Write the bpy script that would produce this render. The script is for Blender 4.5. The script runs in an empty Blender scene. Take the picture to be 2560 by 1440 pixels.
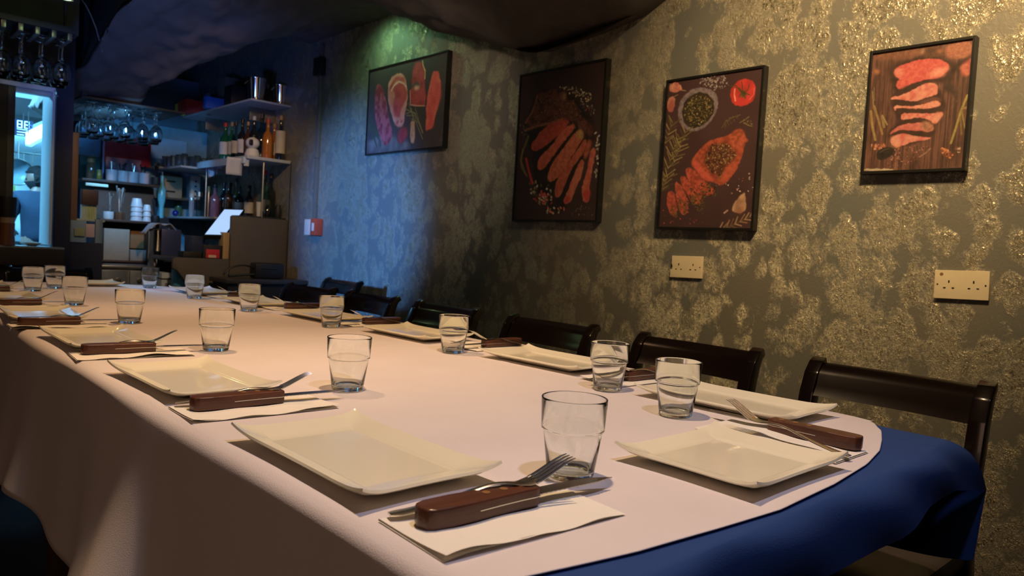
import bpy, bmesh, math, random
import numpy as np
from mathutils import Vector, Matrix, noise
random.seed(7)
rng = np.random.default_rng(7)
PI = math.pi
scene = bpy.context.scene
COL = scene.collection

# ------------------------------------------------------------------ camera
EYE = Vector((0.0, 0.0, 1.02))
F_PX = 1850.0
def cam_axes(yaw, pitch, roll):
    cy, sy, cp, sp = math.cos(yaw), math.sin(yaw), math.cos(pitch), math.sin(pitch)
    f = Vector((sy*cp, cy*cp, sp)); r = Vector((cy, -sy, 0)); u = r.cross(f)
    cr, sr = math.cos(roll), math.sin(roll)
    return cr*r + sr*u, -sr*r + cr*u, f
RIGHT, UP, FWD = cam_axes(math.radians(43.13), math.radians(-2.716), math.radians(3.334))
cam_data = bpy.data.cameras.new('camera'); cam = bpy.data.objects.new('camera', cam_data); COL.objects.link(cam)
m = Matrix((RIGHT, UP, -FWD)).transposed().to_4x4(); m.translation = EYE
cam.matrix_world = m
cam_data.sensor_width = 36.0; cam_data.lens = 36.0*F_PX/2560.0; cam_data.clip_start = 0.02
cam_data.dof.use_dof = True; cam_data.dof.focus_distance = 1.25; cam_data.dof.aperture_fstop = 9.0
scene.camera = cam
def at(px, py, y):
    """world point on the vertical plane y = const seen at a photograph pixel"""
    d = RIGHT*((px-1280)/F_PX) - UP*((py-720)/F_PX) + FWD
    return EYE + d*(y/d.y)

# ------------------------------------------------------------------ world, lights, exposure
world = bpy.data.worlds.new('world'); scene.world = world; world.use_nodes = True
world.node_tree.nodes['Background'].inputs[0].default_value = (0.35, 0.45, 0.7, 1)
world.node_tree.nodes['Background'].inputs[1].default_value = 0.05
scene.view_settings.view_transform = 'Standard'; scene.view_settings.look = 'None'
scene.view_settings.gamma = 1.0; scene.view_settings.use_curve_mapping = False
scene.view_settings.exposure = 0.15
scene.cycles.max_bounces = 12; scene.cycles.transparent_max_bounces = 24; scene.cycles.transmission_bounces = 12
scene.cycles.use_denoising = True
scene.cycles.sample_clamp_indirect = 6.0
def light(kind, name, loc, target, color, power, size=0.05, angle=90, blend=0.5, size_y=None):
    d = bpy.data.lights.new(name, kind); o = bpy.data.objects.new(name, d); COL.objects.link(o)
    o.location = loc; d.color = color; d.energy = power
    if kind == 'SPOT':
        d.spot_size = math.radians(angle); d.spot_blend = blend; d.shadow_soft_size = size
    elif kind == 'AREA':
        d.shape = 'RECTANGLE'; d.size = size; d.size_y = size_y or size
    else:
        d.shadow_soft_size = size
    if target is not None:
        o.rotation_euler = (Vector(target)-Vector(loc)).to_track_quat('-Z', 'Y').to_euler()
    return o
WARM = (1.0, 0.62, 0.30); AMBER = (1.0, 0.56, 0.22)
light('SPOT', 'downlight_near', (0.66, 0.80, 2.5), (0.85, 0.80, 0.75), (1.0, 0.66, 0.36), 72, 0.03, 84, 0.7)
light('SPOT', 'downlight_cool', (0.62, 0.05, 2.5), (0.80, 0.75, 0.75), (0.74, 0.72, 1.0), 34, 0.05, 62, 0.8)
light('SPOT', 'downlight_middle', (0.70, 1.95, 2.5), (0.90, 2.0, 0.75), (1.0, 0.58, 0.29), 66, 0.05, 74, 0.8)
light('SPOT', 'downlight_far', (0.72, 3.3, 2.5), (0.95, 3.3, 0.75), (1.0, 0.60, 0.34), 42, 0.05, 66, 0.8)
light('SPOT', 'wall_washer', (1.30, 0.50, 2.62), (2.5, 1.0, 1.72), (1.0, 0.69, 0.33), 205, 0.12, 74, 0.9)
light('SPOT', 'wall_washer_blue', (-0.9, 2.9, 1.35), (2.5, 4.15, 1.18), (0.10, 0.34, 1.0), 1000, 0.10, 27, 0.8)
light('SPOT', 'ceiling_blue', (0.6, 3.3, 1.2), (1.5, 4.8, 2.15), (0.10, 0.24, 1.0), 55, 0.15, 56, 0.9)
light('SPOT', 'wall_green', (2.28, 3.84, 2.36), (2.50, 3.86, 1.9), (0.42, 1.0, 0.48), 6.0, 0.03, 150, 1.0)
light('AREA', 'kitchen_light', (0.5, 7.0, 2.5), (0.9, 7.2, 0.8), (0.16, 0.58, 1.0), 200, 0.5, size_y=0.5)
light('SPOT', 'bar_cyan_fill', (1.50, 5.22, 1.72), (1.75, 6.6, 1.45), (0.14, 0.50, 1.0), 64, 0.06, 95, 0.9)  # added cyan fill, set forward to light the fronts of the bar things
light('SPOT', 'bar_warm_fill', (1.35, 3.3, 2.30), (2.0, 5.4, 1.1), (1.0, 0.62, 0.34), 85, 0.06, 55, 0.8)  # added warm fill that brightens the bar from the room side
light('SPOT', 'wall_middle_fill', (0.85, 2.3, 2.3), (2.5, 3.4, 1.65), (1.0, 0.72, 0.52), 42, 0.06, 48, 0.9)  # added spot lifting the far pictures and the wall around them
light('SPOT', 'hatch_warm', (0.2, 3.2, 2.45), (0.6, 4.8, 1.1), (1.0, 0.68, 0.42), 13, 0.06, 55, 0.8)
light('AREA', 'room_fill', (-1.9, 0.2, 2.0), (0.6, 1.4, 0.6), (1.0, 0.60, 0.40), 5, 1.2, size_y=1.0)

# ------------------------------------------------------------------ materials
def hexc(h, k=1.0):
    r = []
    for i in (0, 2, 4):
        c = int(h[i:i+2], 16)/255.0
        r.append((c/12.92 if c <= 0.04045 else ((c+0.055)/1.055)**2.4)*k)
    return tuple(r)+(1.0,)
MATS = {}
def mat(name, c1, c2=None, rough=0.5, metal=0.0, scale=20.0, bump=0.0, bscale=None, coat=0.0, trans=0.0, ior=1.45, emit=None, emit_s=0.0, stretch=None, detail=4.0, spec=None, alpha=None, sheen=0.0):
    if name in MATS: return MATS[name]
    mt = bpy.data.materials.new(name); mt.use_nodes = True; nt = mt.node_tree; b = nt.nodes['Principled BSDF']
    if isinstance(c1, str): c1 = hexc(c1)
    if isinstance(c2, str): c2 = hexc(c2)
    if len(c1) == 3: c1 = tuple(c1)+(1,)
    if c2 is None: c2 = tuple(v*0.86 for v in c1[:3])+(1,)
    if len(c2) == 3: c2 = tuple(c2)+(1,)
    tc = nt.nodes.new('ShaderNodeTexCoord'); mp = nt.nodes.new('ShaderNodeMapping')
    nt.links.new(tc.outputs['Object'], mp.inputs['Vector'])
    if stretch: mp.inputs['Scale'].default_value = stretch
    n = nt.nodes.new('ShaderNodeTexNoise'); n.inputs['Scale'].default_value = scale; n.inputs['Detail'].default_value = detail
    nt.links.new(mp.outputs[0], n.inputs['Vector'])
    r = nt.nodes.new('ShaderNodeValToRGB'); r.color_ramp.elements[0].position = 0.3; r.color_ramp.elements[1].position = 0.7
    r.color_ramp.elements[0].color = c1; r.color_ramp.elements[1].color = c2
    nt.links.new(n.outputs['Fac'], r.inputs[0]); nt.links.new(r.outputs[0], b.inputs['Base Color'])
    b.inputs['Roughness'].default_value = rough; b.inputs['Metallic'].default_value = metal
    b.inputs['IOR'].default_value = ior
    if coat: b.inputs['Coat Weight'].default_value = coat; b.inputs['Coat Roughness'].default_value = 0.05
    if trans: b.inputs['Transmission Weight'].default_value = trans
    if spec is not None: b.inputs['Specular IOR Level'].default_value = spec
    if sheen: b.inputs['Sheen Weight'].default_value = sheen
    if emit: 
        b.inputs['Emission Color'].default_value = hexc(emit) if isinstance(emit, str) else tuple(emit)+(1,)
        b.inputs['Emission Strength'].default_value = emit_s
    if bump:
        n2 = nt.nodes.new('ShaderNodeTexNoise'); n2.inputs['Scale'].default_value = bscale or scale*3; n2.inputs['Detail'].default_value = 3
        nt.links.new(mp.outputs[0], n2.inputs['Vector'])
        bp = nt.nodes.new('ShaderNodeBump'); bp.inputs['Strength'].default_value = bump; bp.inputs['Distance'].default_value = 0.002
        nt.links.new(n2.outputs['Fac'], bp.inputs['Height']); nt.links.new(bp.outputs[0], b.inputs['Normal'])
    MATS[name] = mt
    return mt
def glass_mat(name, tint=(1, 1, 1), clear=0.8, ior=1.5, solid=False):
    """thin glass: see-through face on, darker and more mirror-like towards grazing angles; solid = refracting glass"""
    if name in MATS: return MATS[name]
    mt = bpy.data.materials.new(name); mt.use_nodes = True; nt = mt.node_tree; nt.nodes.remove(nt.nodes['Principled BSDF'])
    out = nt.nodes['Material Output']; N = nt.nodes.new; L = nt.links.new
    n = N('ShaderNodeTexNoise'); n.inputs['Scale'].default_value = 60
    if solid:
        g = N('ShaderNodeBsdfGlass'); g.inputs['IOR'].default_value = ior; g.inputs['Color'].default_value = tuple(tint)+(1,)
        mu = N('ShaderNodeMapRange'); mu.inputs[3].default_value = 0.0; mu.inputs[4].default_value = 0.001; L(n.outputs['Fac'], mu.inputs[0]); L(mu.outputs[0], g.inputs['Roughness'])
        L(g.outputs[0], out.inputs[0]); MATS[name] = mt; return mt
    lw = N('ShaderNodeLayerWeight'); lw.inputs['Blend'].default_value = 0.5
    r = N('ShaderNodeValToRGB'); e = r.color_ramp.elements
    k = 0.55+0.45*clear
    e[0].position = 0.0; e[0].color = tuple(v*k for v in tint)+(1,)
    e[1].position = 0.82; e[1].color = tuple(v*k*0.985 for v in tint)+(1,)
    for pos, d in ((0.93, 0.90), (0.975, 0.55), (1.0, 0.25)):
        q = r.color_ramp.elements.new(pos); q.color = tuple(v*d for v in tint)+(1,)
    L(lw.outputs['Facing'], r.inputs[0])
    t = N('ShaderNodeBsdfTransparent'); L(r.outputs[0], t.inputs['Color'])
    g = N('ShaderNodeBsdfGlossy'); g.inputs['Roughness'].default_value = 0.03
    pw = N('ShaderNodeMath'); pw.operation = 'POWER'; L(lw.outputs['Facing'], pw.inputs[0]); pw.inputs[1].default_value = 5.0
    f = N('ShaderNodeMath'); f.operation = 'MULTIPLY_ADD'; L(pw.outputs[0], f.inputs[0]); f.inputs[1].default_value = 0.55; f.inputs[2].default_value = 0.035
    mu = N('ShaderNodeMapRange'); mu.inputs[3].default_value = 0.8; mu.inputs[4].default_value = 1.0; L(n.outputs['Fac'], mu.inputs[0])
    ml = N('ShaderNodeMath'); ml.operation = 'MULTIPLY'; L(f.outputs[0], ml.inputs[0]); L(mu.outputs[0], ml.inputs[1])
    mx = N('ShaderNodeMixShader'); L(ml.outputs[0], mx.inputs[0]); L(t.outputs[0], mx.inputs[1]); L(g.outputs[0], mx.inputs[2]); L(mx.outputs[0], out.inputs[0])
    MATS[name] = mt
    return mt

def wall_material():
    """sponged metallic paint: dark grey-brown ground, patches of pale metallic glaze with ragged edges"""
    mt = bpy.data.materials.new('sponged_wall'); mt.use_nodes = True; nt = mt.node_tree; b = nt.nodes['Principled BSDF']
    N = nt.nodes.new; L = nt.links.new
    tc = N('ShaderNodeTexCoord'); mp = N('ShaderNodeMapping'); L(tc.outputs['Object'], mp.inputs['Vector'])
    mp.inputs['Scale'].default_value = (1, 1.0, 0.75)
    def nz(scale, detail, dist=0.0, rough=0.5, vec=None):
        n = N('ShaderNodeTexNoise'); n.inputs['Scale'].default_value = scale; n.inputs['Detail'].default_value = detail
        n.inputs['Distortion'].default_value = dist; n.inputs['Roughness'].default_value = rough
        L((vec or mp.outputs[0]), n.inputs['Vector']); return n
    def math_(op, a, b_=None, v=None):
        x = N('ShaderNodeMath'); x.operation = op; L(a, x.inputs[0])
        if b_ is not None: L(b_, x.inputs[1])
        if v is not None: x.inputs[1].default_value = v
        return x.outputs[0]
    def ramp(src, p0, p1):
        r = N('ShaderNodeMapRange'); r.inputs[1].default_value = p0; r.inputs[2].default_value = p1; r.clamp = True; L(src, r.inputs[0]); return r.outputs[0]
    def warp(amount, scale):
        w = nz(scale, 2); v = N('ShaderNodeVectorMath'); v.operation = 'SCALE'; v.inputs['Scale'].default_value = amount; L(w.outputs['Color'], v.inputs[0])
        a = N('ShaderNodeVectorMath'); a.operation = 'ADD'; L(mp.outputs[0], a.inputs[0]); L(v.outputs[0], a.inputs[1]); return a.outputs[0]
    def vor(scale, vec):
        v = N('ShaderNodeTexVoronoi'); v.feature = 'F1'; v.inputs['Scale'].default_value = scale; L(vec, v.inputs['Vector']); return v.outputs['Distance']
    layout = nz(5.5, 2, 0.4)
    ragged = nz(70, 4, 0.8, 0.65)
    fine = nz(190, 3, 1.2, 0.6)
    blob = vor(13, warp(0.09, 14)); curl = vor(34, warp(0.06, 30)); curl2 = vor(95, warp(0.035, 60))
    # rounded sponge prints, their edges eaten by the fine noise, gathered by a slow layout noise
    s = math_('ADD', math_('MULTIPLY', blob, v=-1.0), math_('MULTIPLY', layout.outputs['Fac'], v=1.25))
    s = math_('ADD', s, math_('MULTIPLY', ragged.outputs['Fac'], v=0.55))
    patch = ramp(s, 0.24, 0.50)
    c1 = ramp(curl, 0.22, 0.60); c2 = ramp(curl2, 0.20, 0.60)
    crack = math_('MULTIPLY', math_('ADD', math_('MULTIPLY', c1, v=0.75), math_('MULTIPLY', c2, v=0.45)), ramp(fine.outputs['Fac'], 0.40, 0.54))
    mask = math_('MULTIPLY', patch, math_('ADD', math_('MULTIPLY', crack, v=1.05), v=0.10))
    mix = N('ShaderNodeMix'); mix.data_type = 'RGBA'; L(mask, mix.inputs[0])
    tone = nz(2.5, 2)
    gr = N('ShaderNodeValToRGB'); L(tone.outputs['Fac'], gr.inputs[0])
    gr.color_ramp.elements[0].position = .35; gr.color_ramp.elements[1].position = .65
    gr.color_ramp.elements[0].color = (0.150, 0.138, 0.114, 1); gr.color_ramp.elements[1].color = (0.128, 0.132, 0.124, 1)
    L(gr.outputs[0], mix.inputs[6]); mix.inputs[7].default_value = (0.56, 0.50, 0.37, 1)
    L(mix.outputs[2], b.inputs['Base Color'])
    L(math_('MULTIPLY', mask, v=0.85), b.inputs['Metallic'])
    rr = N('ShaderNodeMapRange'); L(mask, rr.inputs[0]); rr.inputs[3].default_value = 0.50; rr.inputs[4].default_value = 0.34; L(rr.outputs[0], b.inputs['Roughness'])
    bp = N('ShaderNodeBump'); bp.inputs['Strength'].default_value = 0.55; bp.inputs['Distance'].default_value = 0.004
    L(math_('ADD', mask, math_('MULTIPLY', ragged.outputs['Fac'], v=0.5)), bp.inputs['Height']); L(bp.outputs[0], b.inputs['Normal'])
    return mt

# ------------------------------------------------------------------ mesh helpers
def link(name, me, material=None, parent=None, smooth=True):
    o = bpy.data.objects.new(name, me); COL.objects.link(o)
    if material is not None and not me.materials: me.materials.append(material)
    if smooth and len(me.polygons):
        me.polygons.foreach_set('use_smooth', [True]*len(me.polygons))
    if parent is not None: o.parent = parent
    return o
def sharp(me, deg=35):
    try: me.set_sharp_from_angle(angle=math.radians(deg))
    except Exception: pass
def me_from(verts, faces, name='m'):
    me = bpy.data.meshes.new(name); me.from_pydata([tuple(v) for v in verts], [], [tuple(f) for f in faces]); me.validate(); me.update(); return me
class MB:
    def __init__(s): s.v = []; s.f = []; s.M = Matrix.Identity(4)
    def add(s, vs, fs):
        o = len(s.v); s.v += [s.M @ Vector(v) for v in vs]; s.f += [tuple(i+o for i in f) for f in fs]; return s
    def box(s, lo, hi, bevel=0.0):
        if bevel <= 0:
            x0, y0, z0 = lo; x1, y1, z1 = hi
            return s.add([(x0,y0,z0),(x1,y0,z0),(x1,y1,z0),(x0,y1,z0),(x0,y0,z1),(x1,y0,z1),(x1,y1,z1),(x0,y1,z1)],
                         [(0,3,2,1),(4,5,6,7),(0,1,5,4),(1,2,6,5),(2,3,7,6),(3,0,4,7)])
        bm = bmesh.new(); bmesh.ops.create_cube(bm, size=1.0)
        for v in bm.verts:
            v.co = Vector(((lo[0]+hi[0])/2+v.co.x*(hi[0]-lo[0]), (lo[1]+hi[1])/2+v.co.y*(hi[1]-lo[1]), (lo[2]+hi[2])/2+v.co.z*(hi[2]-lo[2])))
        bmesh.ops.bevel(bm, geom=bm.edges[:], offset=bevel, segments=2, affect='EDGES', profile=0.6)
        bm.verts.index_update()
        s.add([v.co.copy() for v in bm.verts], [[v.index for v in f.verts] for f in bm.faces]); bm.free(); return s
    def lathe(s, prof, seg=24, c=(0,0,0), close=True):
        vs = []; fs = []; n = len(prof)
        for i in range(seg):
            a = 2*PI*i/seg
            for r, z in prof: vs.append((c[0]+r*math.cos(a), c[1]+r*math.sin(a), c[2]+z))
        for i in range(seg):
            j = (i+1) % seg
            for k in range(n-1):
                fs.append((i*n+k, j*n+k, j*n+k+1, i*n+k+1))
        b = len(vs)
        if close:
            if prof[0][0] > 1e-6: fs.append(tuple(i*n for i in range(seg))[::-1])
            if prof[-1][0] > 1e-6: fs.append(tuple(i*n+n-1 for i in range(seg)))
        bm = bmesh.new(); bv = [bm.verts.new(v) for v in vs]
        for f in fs:
            try: bm.faces.new([bv[i] for i in f])
            except ValueError: pass
        bmesh.ops.remove_doubles(bm, verts=bm.verts[:], dist=1e-6)
        bmesh.ops.recalc_face_normals(bm, faces=bm.faces[:])
        bm.verts.index_update()
        s.add([v.co.copy() for v in bm.verts], [[v.index for v in f.verts] for f in bm.faces]); bm.free(); return s
    def tube(s, pts, r, seg=8, radii=None, flat=1.0):
        pts = [Vector(p) for p in pts]; n = len(pts); vs = []; fs = []
        up = Vector((0, 0, 1))
        for i, p in enumerate(pts):
            t = (pts[min(i+1, n-1)]-pts[max(i-1, 0)]).normalized()
            a = t.cross(up)
            if a.length < 1e-4: a = t.cross(Vector((0, 1, 0)))
            a.normalize(); b = a.cross(t).normalized(); rr = radii[i] if radii else r
            for k in range(seg):
                th = 2*PI*k/seg; vs.append(p + a*(rr*math.cos(th)) + b*(rr*flat*math.sin(th)))
        for i in range(n-1):
            for k in range(seg):
                k2 = (k+1) % seg; fs.append((i*seg+k, i*seg+k2, (i+1)*seg+k2, (i+1)*seg+k))
        fs.append(tuple(range(seg))[::-1]); fs.append(tuple((n-1)*seg+k for k in range(seg)))
        return s.add(vs, fs)
    def prism(s, poly, z0, z1, bevel=0.0):
        bm = bmesh.new(); vb = [bm.verts.new((x, y, z0)) for x, y in poly]; f = bm.faces.new(vb)
        r = bmesh.ops.extrude_face_region(bm, geom=[f])
        for g in r['geom']:
            if isinstance(g, bmesh.types.BMVert): g.co.z = z1
        bmesh.ops.recalc_face_normals(bm, faces=bm.faces[:])
        if bevel: bmesh.ops.bevel(bm, geom=bm.edges[:], offset=bevel, segments=3, affect='EDGES', profile=0.6, clamp_overlap=True)
        bm.verts.index_update()
        s.add([v.co.copy() for v in bm.verts], [[v.index for v in f.verts] for f in bm.faces]); bm.free(); return s
    def grid(s, fn, nu, nv):
        vs = [fn(i/nu, j/nv) for i in range(nu+1) for j in range(nv+1)]
        fs = [(i*(nv+1)+j, (i+1)*(nv+1)+j, (i+1)*(nv+1)+j+1, i*(nv+1)+j+1) for i in range(nu) for j in range(nv)]
        return s.add(vs, fs)
    def build(s, name, material, parent=None, smooth=True, ang=35):
        me = me_from(s.v, s.f, name); me.materials.append(material)
        o = link(name, me, None, parent, smooth)
        if smooth: sharp(me, ang)
        return o
def tag(o, label=None, cat=None, group=None, kind=None):
    if label: o['label'] = label
    if cat: o['category'] = cat
    if group: o['group'] = group
    if kind: o['kind'] = kind
    return o
def empty(name, loc, rz=0.0, label=None, cat=None, group=None):
    o = bpy.data.objects.new(name, None); COL.objects.link(o); o.location = loc; o.rotation_euler = (0, 0, rz)
    o.empty_display_size = 0.05
    return tag(o, label, cat, group)
KIDS = {}
def kids(o): return [c for c in bpy.data.objects if c.parent == o]
def copy_tree(o, loc, rz, label, parent=None):
    c = o.copy(); COL.objects.link(c); c.location = loc; c.rotation_euler = (0, 0, rz)
    if label: c['label'] = label
    for ch in kids(o):
        d = ch.copy(); COL.objects.link(d); d.parent = c
        for g in kids(ch):
            e = g.copy(); COL.objects.link(e); e.parent = d
    return c
def struct(name, mb, material, smooth=False):
    return tag(mb.build(name, material, None, smooth), kind='structure')
def lerp_tab(tab, x):
    if x <= tab[0][0]: return tab[0][1]
    for (a, b), (c, d) in zip(tab, tab[1:]):
        if x <= c: 
            t = (x-a)/(c-a); t = t*t*(3-2*t); return b+(d-b)*t
    return tab[-1][1]
def lin_tab(tab, x):
    if x <= tab[0][0]: return tab[0][1]
    for (a, b), (c, d) in zip(tab, tab[1:]):
        if x <= c: return b+(d-b)*(x-a)/(c-a)
    return tab[-1][1]

# ------------------------------------------------------------------ the setting
dark_paint = mat('dark_paint', (0.030, 0.028, 0.027), (0.022, 0.021, 0.021), rough=0.7, scale=5, bump=0.2, bscale=80)
dark_blue_paint = mat('dark_blue_paint', (0.009, 0.015, 0.040), (0.007, 0.012, 0.032), rough=0.6, scale=5, bump=0.2, bscale=80)
brown_panel = mat('brown_panel', (0.075, 0.062, 0.046), (0.062, 0.052, 0.040), rough=0.5, scale=6, bump=0.1)
white_paint = mat('white_paint', (0.62, 0.66, 0.70), (0.55, 0.60, 0.64), rough=0.5, scale=12)
pale_wall = mat('pale_wall', (0.74, 0.80, 0.82), (0.68, 0.75, 0.78), rough=0.6, scale=4)
struct('floor', MB().box((-2.6, -1.8, -0.08), (2.6, 9.0, 0.0)), mat('dark_floorboards', (0.045, 0.032, 0.024), (0.028, 0.02, 0.016), rough=0.45, scale=4, stretch=(1, 12, 1), bump=0.1))
struct('wall_right', MB().box((2.5, -1.8, 0), (2.6, 8.9, 2.72)), wall_material())
struct('wall_left', MB().box((-2.6, -1.8, 0), (-2.5, 8.9, 2.72)), dark_paint)
struct('wall_front', MB().box((-2.6, -1.8, 0), (2.6, -1.7, 2.72)), dark_paint)
struct('wall_back', MB().box((-2.6, 8.8, 0), (2.6, 8.9, 2.72)), pale_wall)
struct('ceiling', MB().box((-2.6, -1.8, 2.72), (2.6, 8.9, 2.8)), mat('dark_ceiling', (0.022, 0.021, 0.020), (0.016, 0.016, 0.016), rough=0.8, scale=6, bump=0.3, bscale=40))
# back of the bar: a pale wall between the bar and the store behind it
struct('wall_bar', MB().box((1.40, 7.0, 0), (2.5, 7.06, 2.4)), mat('bar_back_paint', (0.16, 0.22, 0.30), (0.12, 0.17, 0.24), rough=0.6, scale=4))
# slanted partition between kitchen and bar, the dark pier at its end
mb = MB(); mb.add([(1.055,5.06,0),(1.075,5.06,0),(1.86,8.8,0),(1.83,8.8,0),(1.055,5.06,2.7),(1.075,5.06,2.7),(1.86,8.8,2.7),(1.83,8.8,2.7)], [(0,3,2,1),(4,5,6,7),(0,1,5,4),(1,2,6,5),(2,3,7,6),(3,0,4,7)])
struct('wall_kitchen', mb, pale_wall)
a, b = at(135, 400, 5.0), at(181, 400, 5.0)
struct('wall_pier', MB().box((a.x+0.005, 5.0, 0), (b.x, 5.06, 2.7)), dark_blue_paint)
p, q = at(160, 640, 5.05), at(246, 640, 5.12)
struct('wall_low', MB().box((b.x, 5.03, 0), (q.x, 5.09, at(200, 606, 5.05).z)), dark_blue_paint)
# header above the serving hatch and the header beam in front of it
hz = at(90, 214, 5.0).z
struct('wall_header', MB().box((-2.5, 5.0, hz), (a.x+0.005, 5.06, 2.72)), dark_paint)
struct('wall_hatch', MB().box((-2.5, 5.0, 0), (at(-40, 400, 5).x, 5.06, hz)), dark_paint)
struct('wall_below_hatch', MB().box((at(-40, 400, 5).x, 5.0, 0), (a.x+0.005, 5.05, 0.86)), dark_paint)
bz = at(100, 70, 4.75).z
struct('trim_1', MB().box((-2.5, 4.72, bz-0.005), (1.03, 4.82, 2.72)), mat('beam_paint', (0.035, 0.033, 0.034), (0.028, 0.027, 0.028), rough=0.6))
# hatch frame, white
d = empty('door_1', at(90, 610, 5.0)); tag(d, kind='structure')
x0, x1 = at(40, 300, 4.98).x, at(135, 300, 4.98).x
z1 = at(133, 226, 4.98).z; z0 = at(118, 612, 4.98).z
def rel(mbx, e):
    mbx.v = [Vector(v)-Vector(e.location) for v in mbx.v]; return mbx
wf = mat('white_frame', (0.72, 0.78, 0.80), (0.66, 0.72, 0.74), rough=0.4)
rel(MB().box((x1-0.014, 4.955, z0), (x1, 5.22, z1), 0.004), d).build('jamb', wf, d)
rel(MB().box((x0-0.30, 4.955, z1-0.012), (x1, 5.02, z1+0.012), 0.003), d).build('head', wf, d)
rel(MB().box((x0-0.30, 4.985, z1-0.035), (x1-0.0145, 5.05, z1-0.013), 0.002), d).build('stop_strip', mat('pale_strip', (0.50, 0.62, 0.66), rough=0.4), d)

# ---- the dark draped mass under the ceiling
WALLZ = [(1.35, 2.40), (1.75, 2.13), (1.95, 2.045), (2.2, 2.015), (2.5, 1.985), (2.75, 2.035), (3.3, 2.20), (3.84, 2.41), (4.30, 2.40), (4.64, 2.395), (4.9, 2.40), (5.3, 2.55), (6.6, 2.60)]
LEFTZ = [(1.35, 2.55), (2.2, 2.50), (3.2, 2.44), (3.9, 2.36), (4.4, 2.24), (4.8, 2.10), (5.2, 1.93), (5.5, 1.84), (6.6, 1.84)]
def mass_z(x, y):
    g = min(1, max(0, (y-4.6)/0.6)); t = min(1, max(0, (x-(1.75-0.20*g))/(0.72-0.42*g))); t = t*t*(3-2*t)
    z = lin_tab(LEFTZ, y)*(1-t) + lin_tab(WALLZ, y)*t
    if y < 3.4: z -= 0.10*math.exp(-((x-2.0)/0.35)**2)*math.exp(-((y-2.4)/0.7)**2)
    p = Vector((x*1.3, y*1.3, 0.3))
    w = noise.noise(p*1.6)*0.05 + noise.noise(p*4.0+Vector((4, 2, 1)))*0.028 + (1-abs(noise.noise(p*5.0+Vector((1, 7, 3))))*2)*0.022 + noise.noise(p*13)*0.008
    fade = min(1, max(0.12, (2.5-x)/0.2))
    return z + w*fade
def mass(i, j):
    y = 1.35 + 5.2*j
    zl = lin_tab(LEFTZ, y); xl = 1.10+(zl-1.84)*0.34 + 0.03*noise.noise(Vector((0.2, y*1.4, 0)))
    if i < 0.06:   # skirt on the open side
        k = i/0.06
        return (xl+(1-k)*(2.715-zl)*0.34, y, 2.715*(1-k)+mass_z(xl, y)*k)
    k = (i-0.06)/0.94
    x = xl+(2.515-xl)*k
    return (x, y, mass_z(x, y) + 0.06*max(0, 1-k*12)**2)
mb = MB().grid(mass, 90, 170)
mb.grid(lambda u, v: (1.1+1.41*u, 1.35, 2.715*(1-v)+mass_z(1.1+1.41*u, 1.35)*v), 40, 3)
o = mb.build('ceiling_canopy', mat('dark_cloth_canopy', (0.11, 0.095, 0.085), (0.075, 0.068, 0.064), rough=0.85, scale=9, bump=0.6, bscale=30), None, True, 180)
tag(o, kind='structure')
# second darker lobe hanging low by the wall
mb = MB()
def lobe(u, v):
    y = 1.95+0.75*u; a = PI*v
    r = 0.115*math.sin(PI*min(1, max(0, u)))**0.6
    return (2.47-r*1.25*math.sin(a)*1.0-0.01, y, 2.01+0.05*abs(u-.6)-r*math.sin(a)*0.55-0.035*math.sin(PI*u)+0.10*(math.cos(a)+1)*0.5*0)
mb.grid(lobe, 26, 12)
o = mb.build('ceiling_fold', mat('dark_red_fold', (0.055, 0.036, 0.030), (0.042, 0.028, 0.024), rough=0.8, scale=9, bump=0.4, bscale=30), None, True, 180)
tag(o, kind='structure')

# trunking on the wall with a junction block, and the small alarm box
t = empty('cable_trunking', (2.5, 4.69, 1.17), 0, 'thin grey cable trunking running down the wall left of the raw meat picture', 'trunking')
MB().box((-0.022, -0.018, 0.0), (0.0, 0.018, 1.2), 0.003).build('conduit', mat('grey_conduit', (0.12, 0.115, 0.10), rough=0.5), t)
MB().box((-0.05, -0.045, 0.98), (0.0, 0.045, 1.10), 0.006).build('junction_box', mat('black_plastic', (0.012, 0.012, 0.013), rough=0.4), t)
MB().box((-0.028, -0.022, 0.42), (0.0, 0.022, 0.45), 0.003).build('clip', MATS['grey_conduit'], t)
t = empty('alarm_box', (2.5, 4.66, 1.06), 0, 'small white box with a red front mounted on the wall below the trunking', 'alarm box')
MB().box((-0.045, 0.0, 0.0), (0.0, 0.11, 0.11), 0.006).build('housing', mat('cream_plastic', (0.55, 0.50, 0.42), rough=0.4), t)
MB().box((-0.055, -0.075, 0.0), (0.0, 0.005, 0.115), 0.006).build('red_face', mat('red_plastic', (0.42, 0.06, 0.03), rough=0.4), t)
MB().box((-0.058, -0.05, 0.03), (-0.05, -0.02, 0.085), 0.002).build('label_plate', MATS['cream_plastic'], t)

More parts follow.
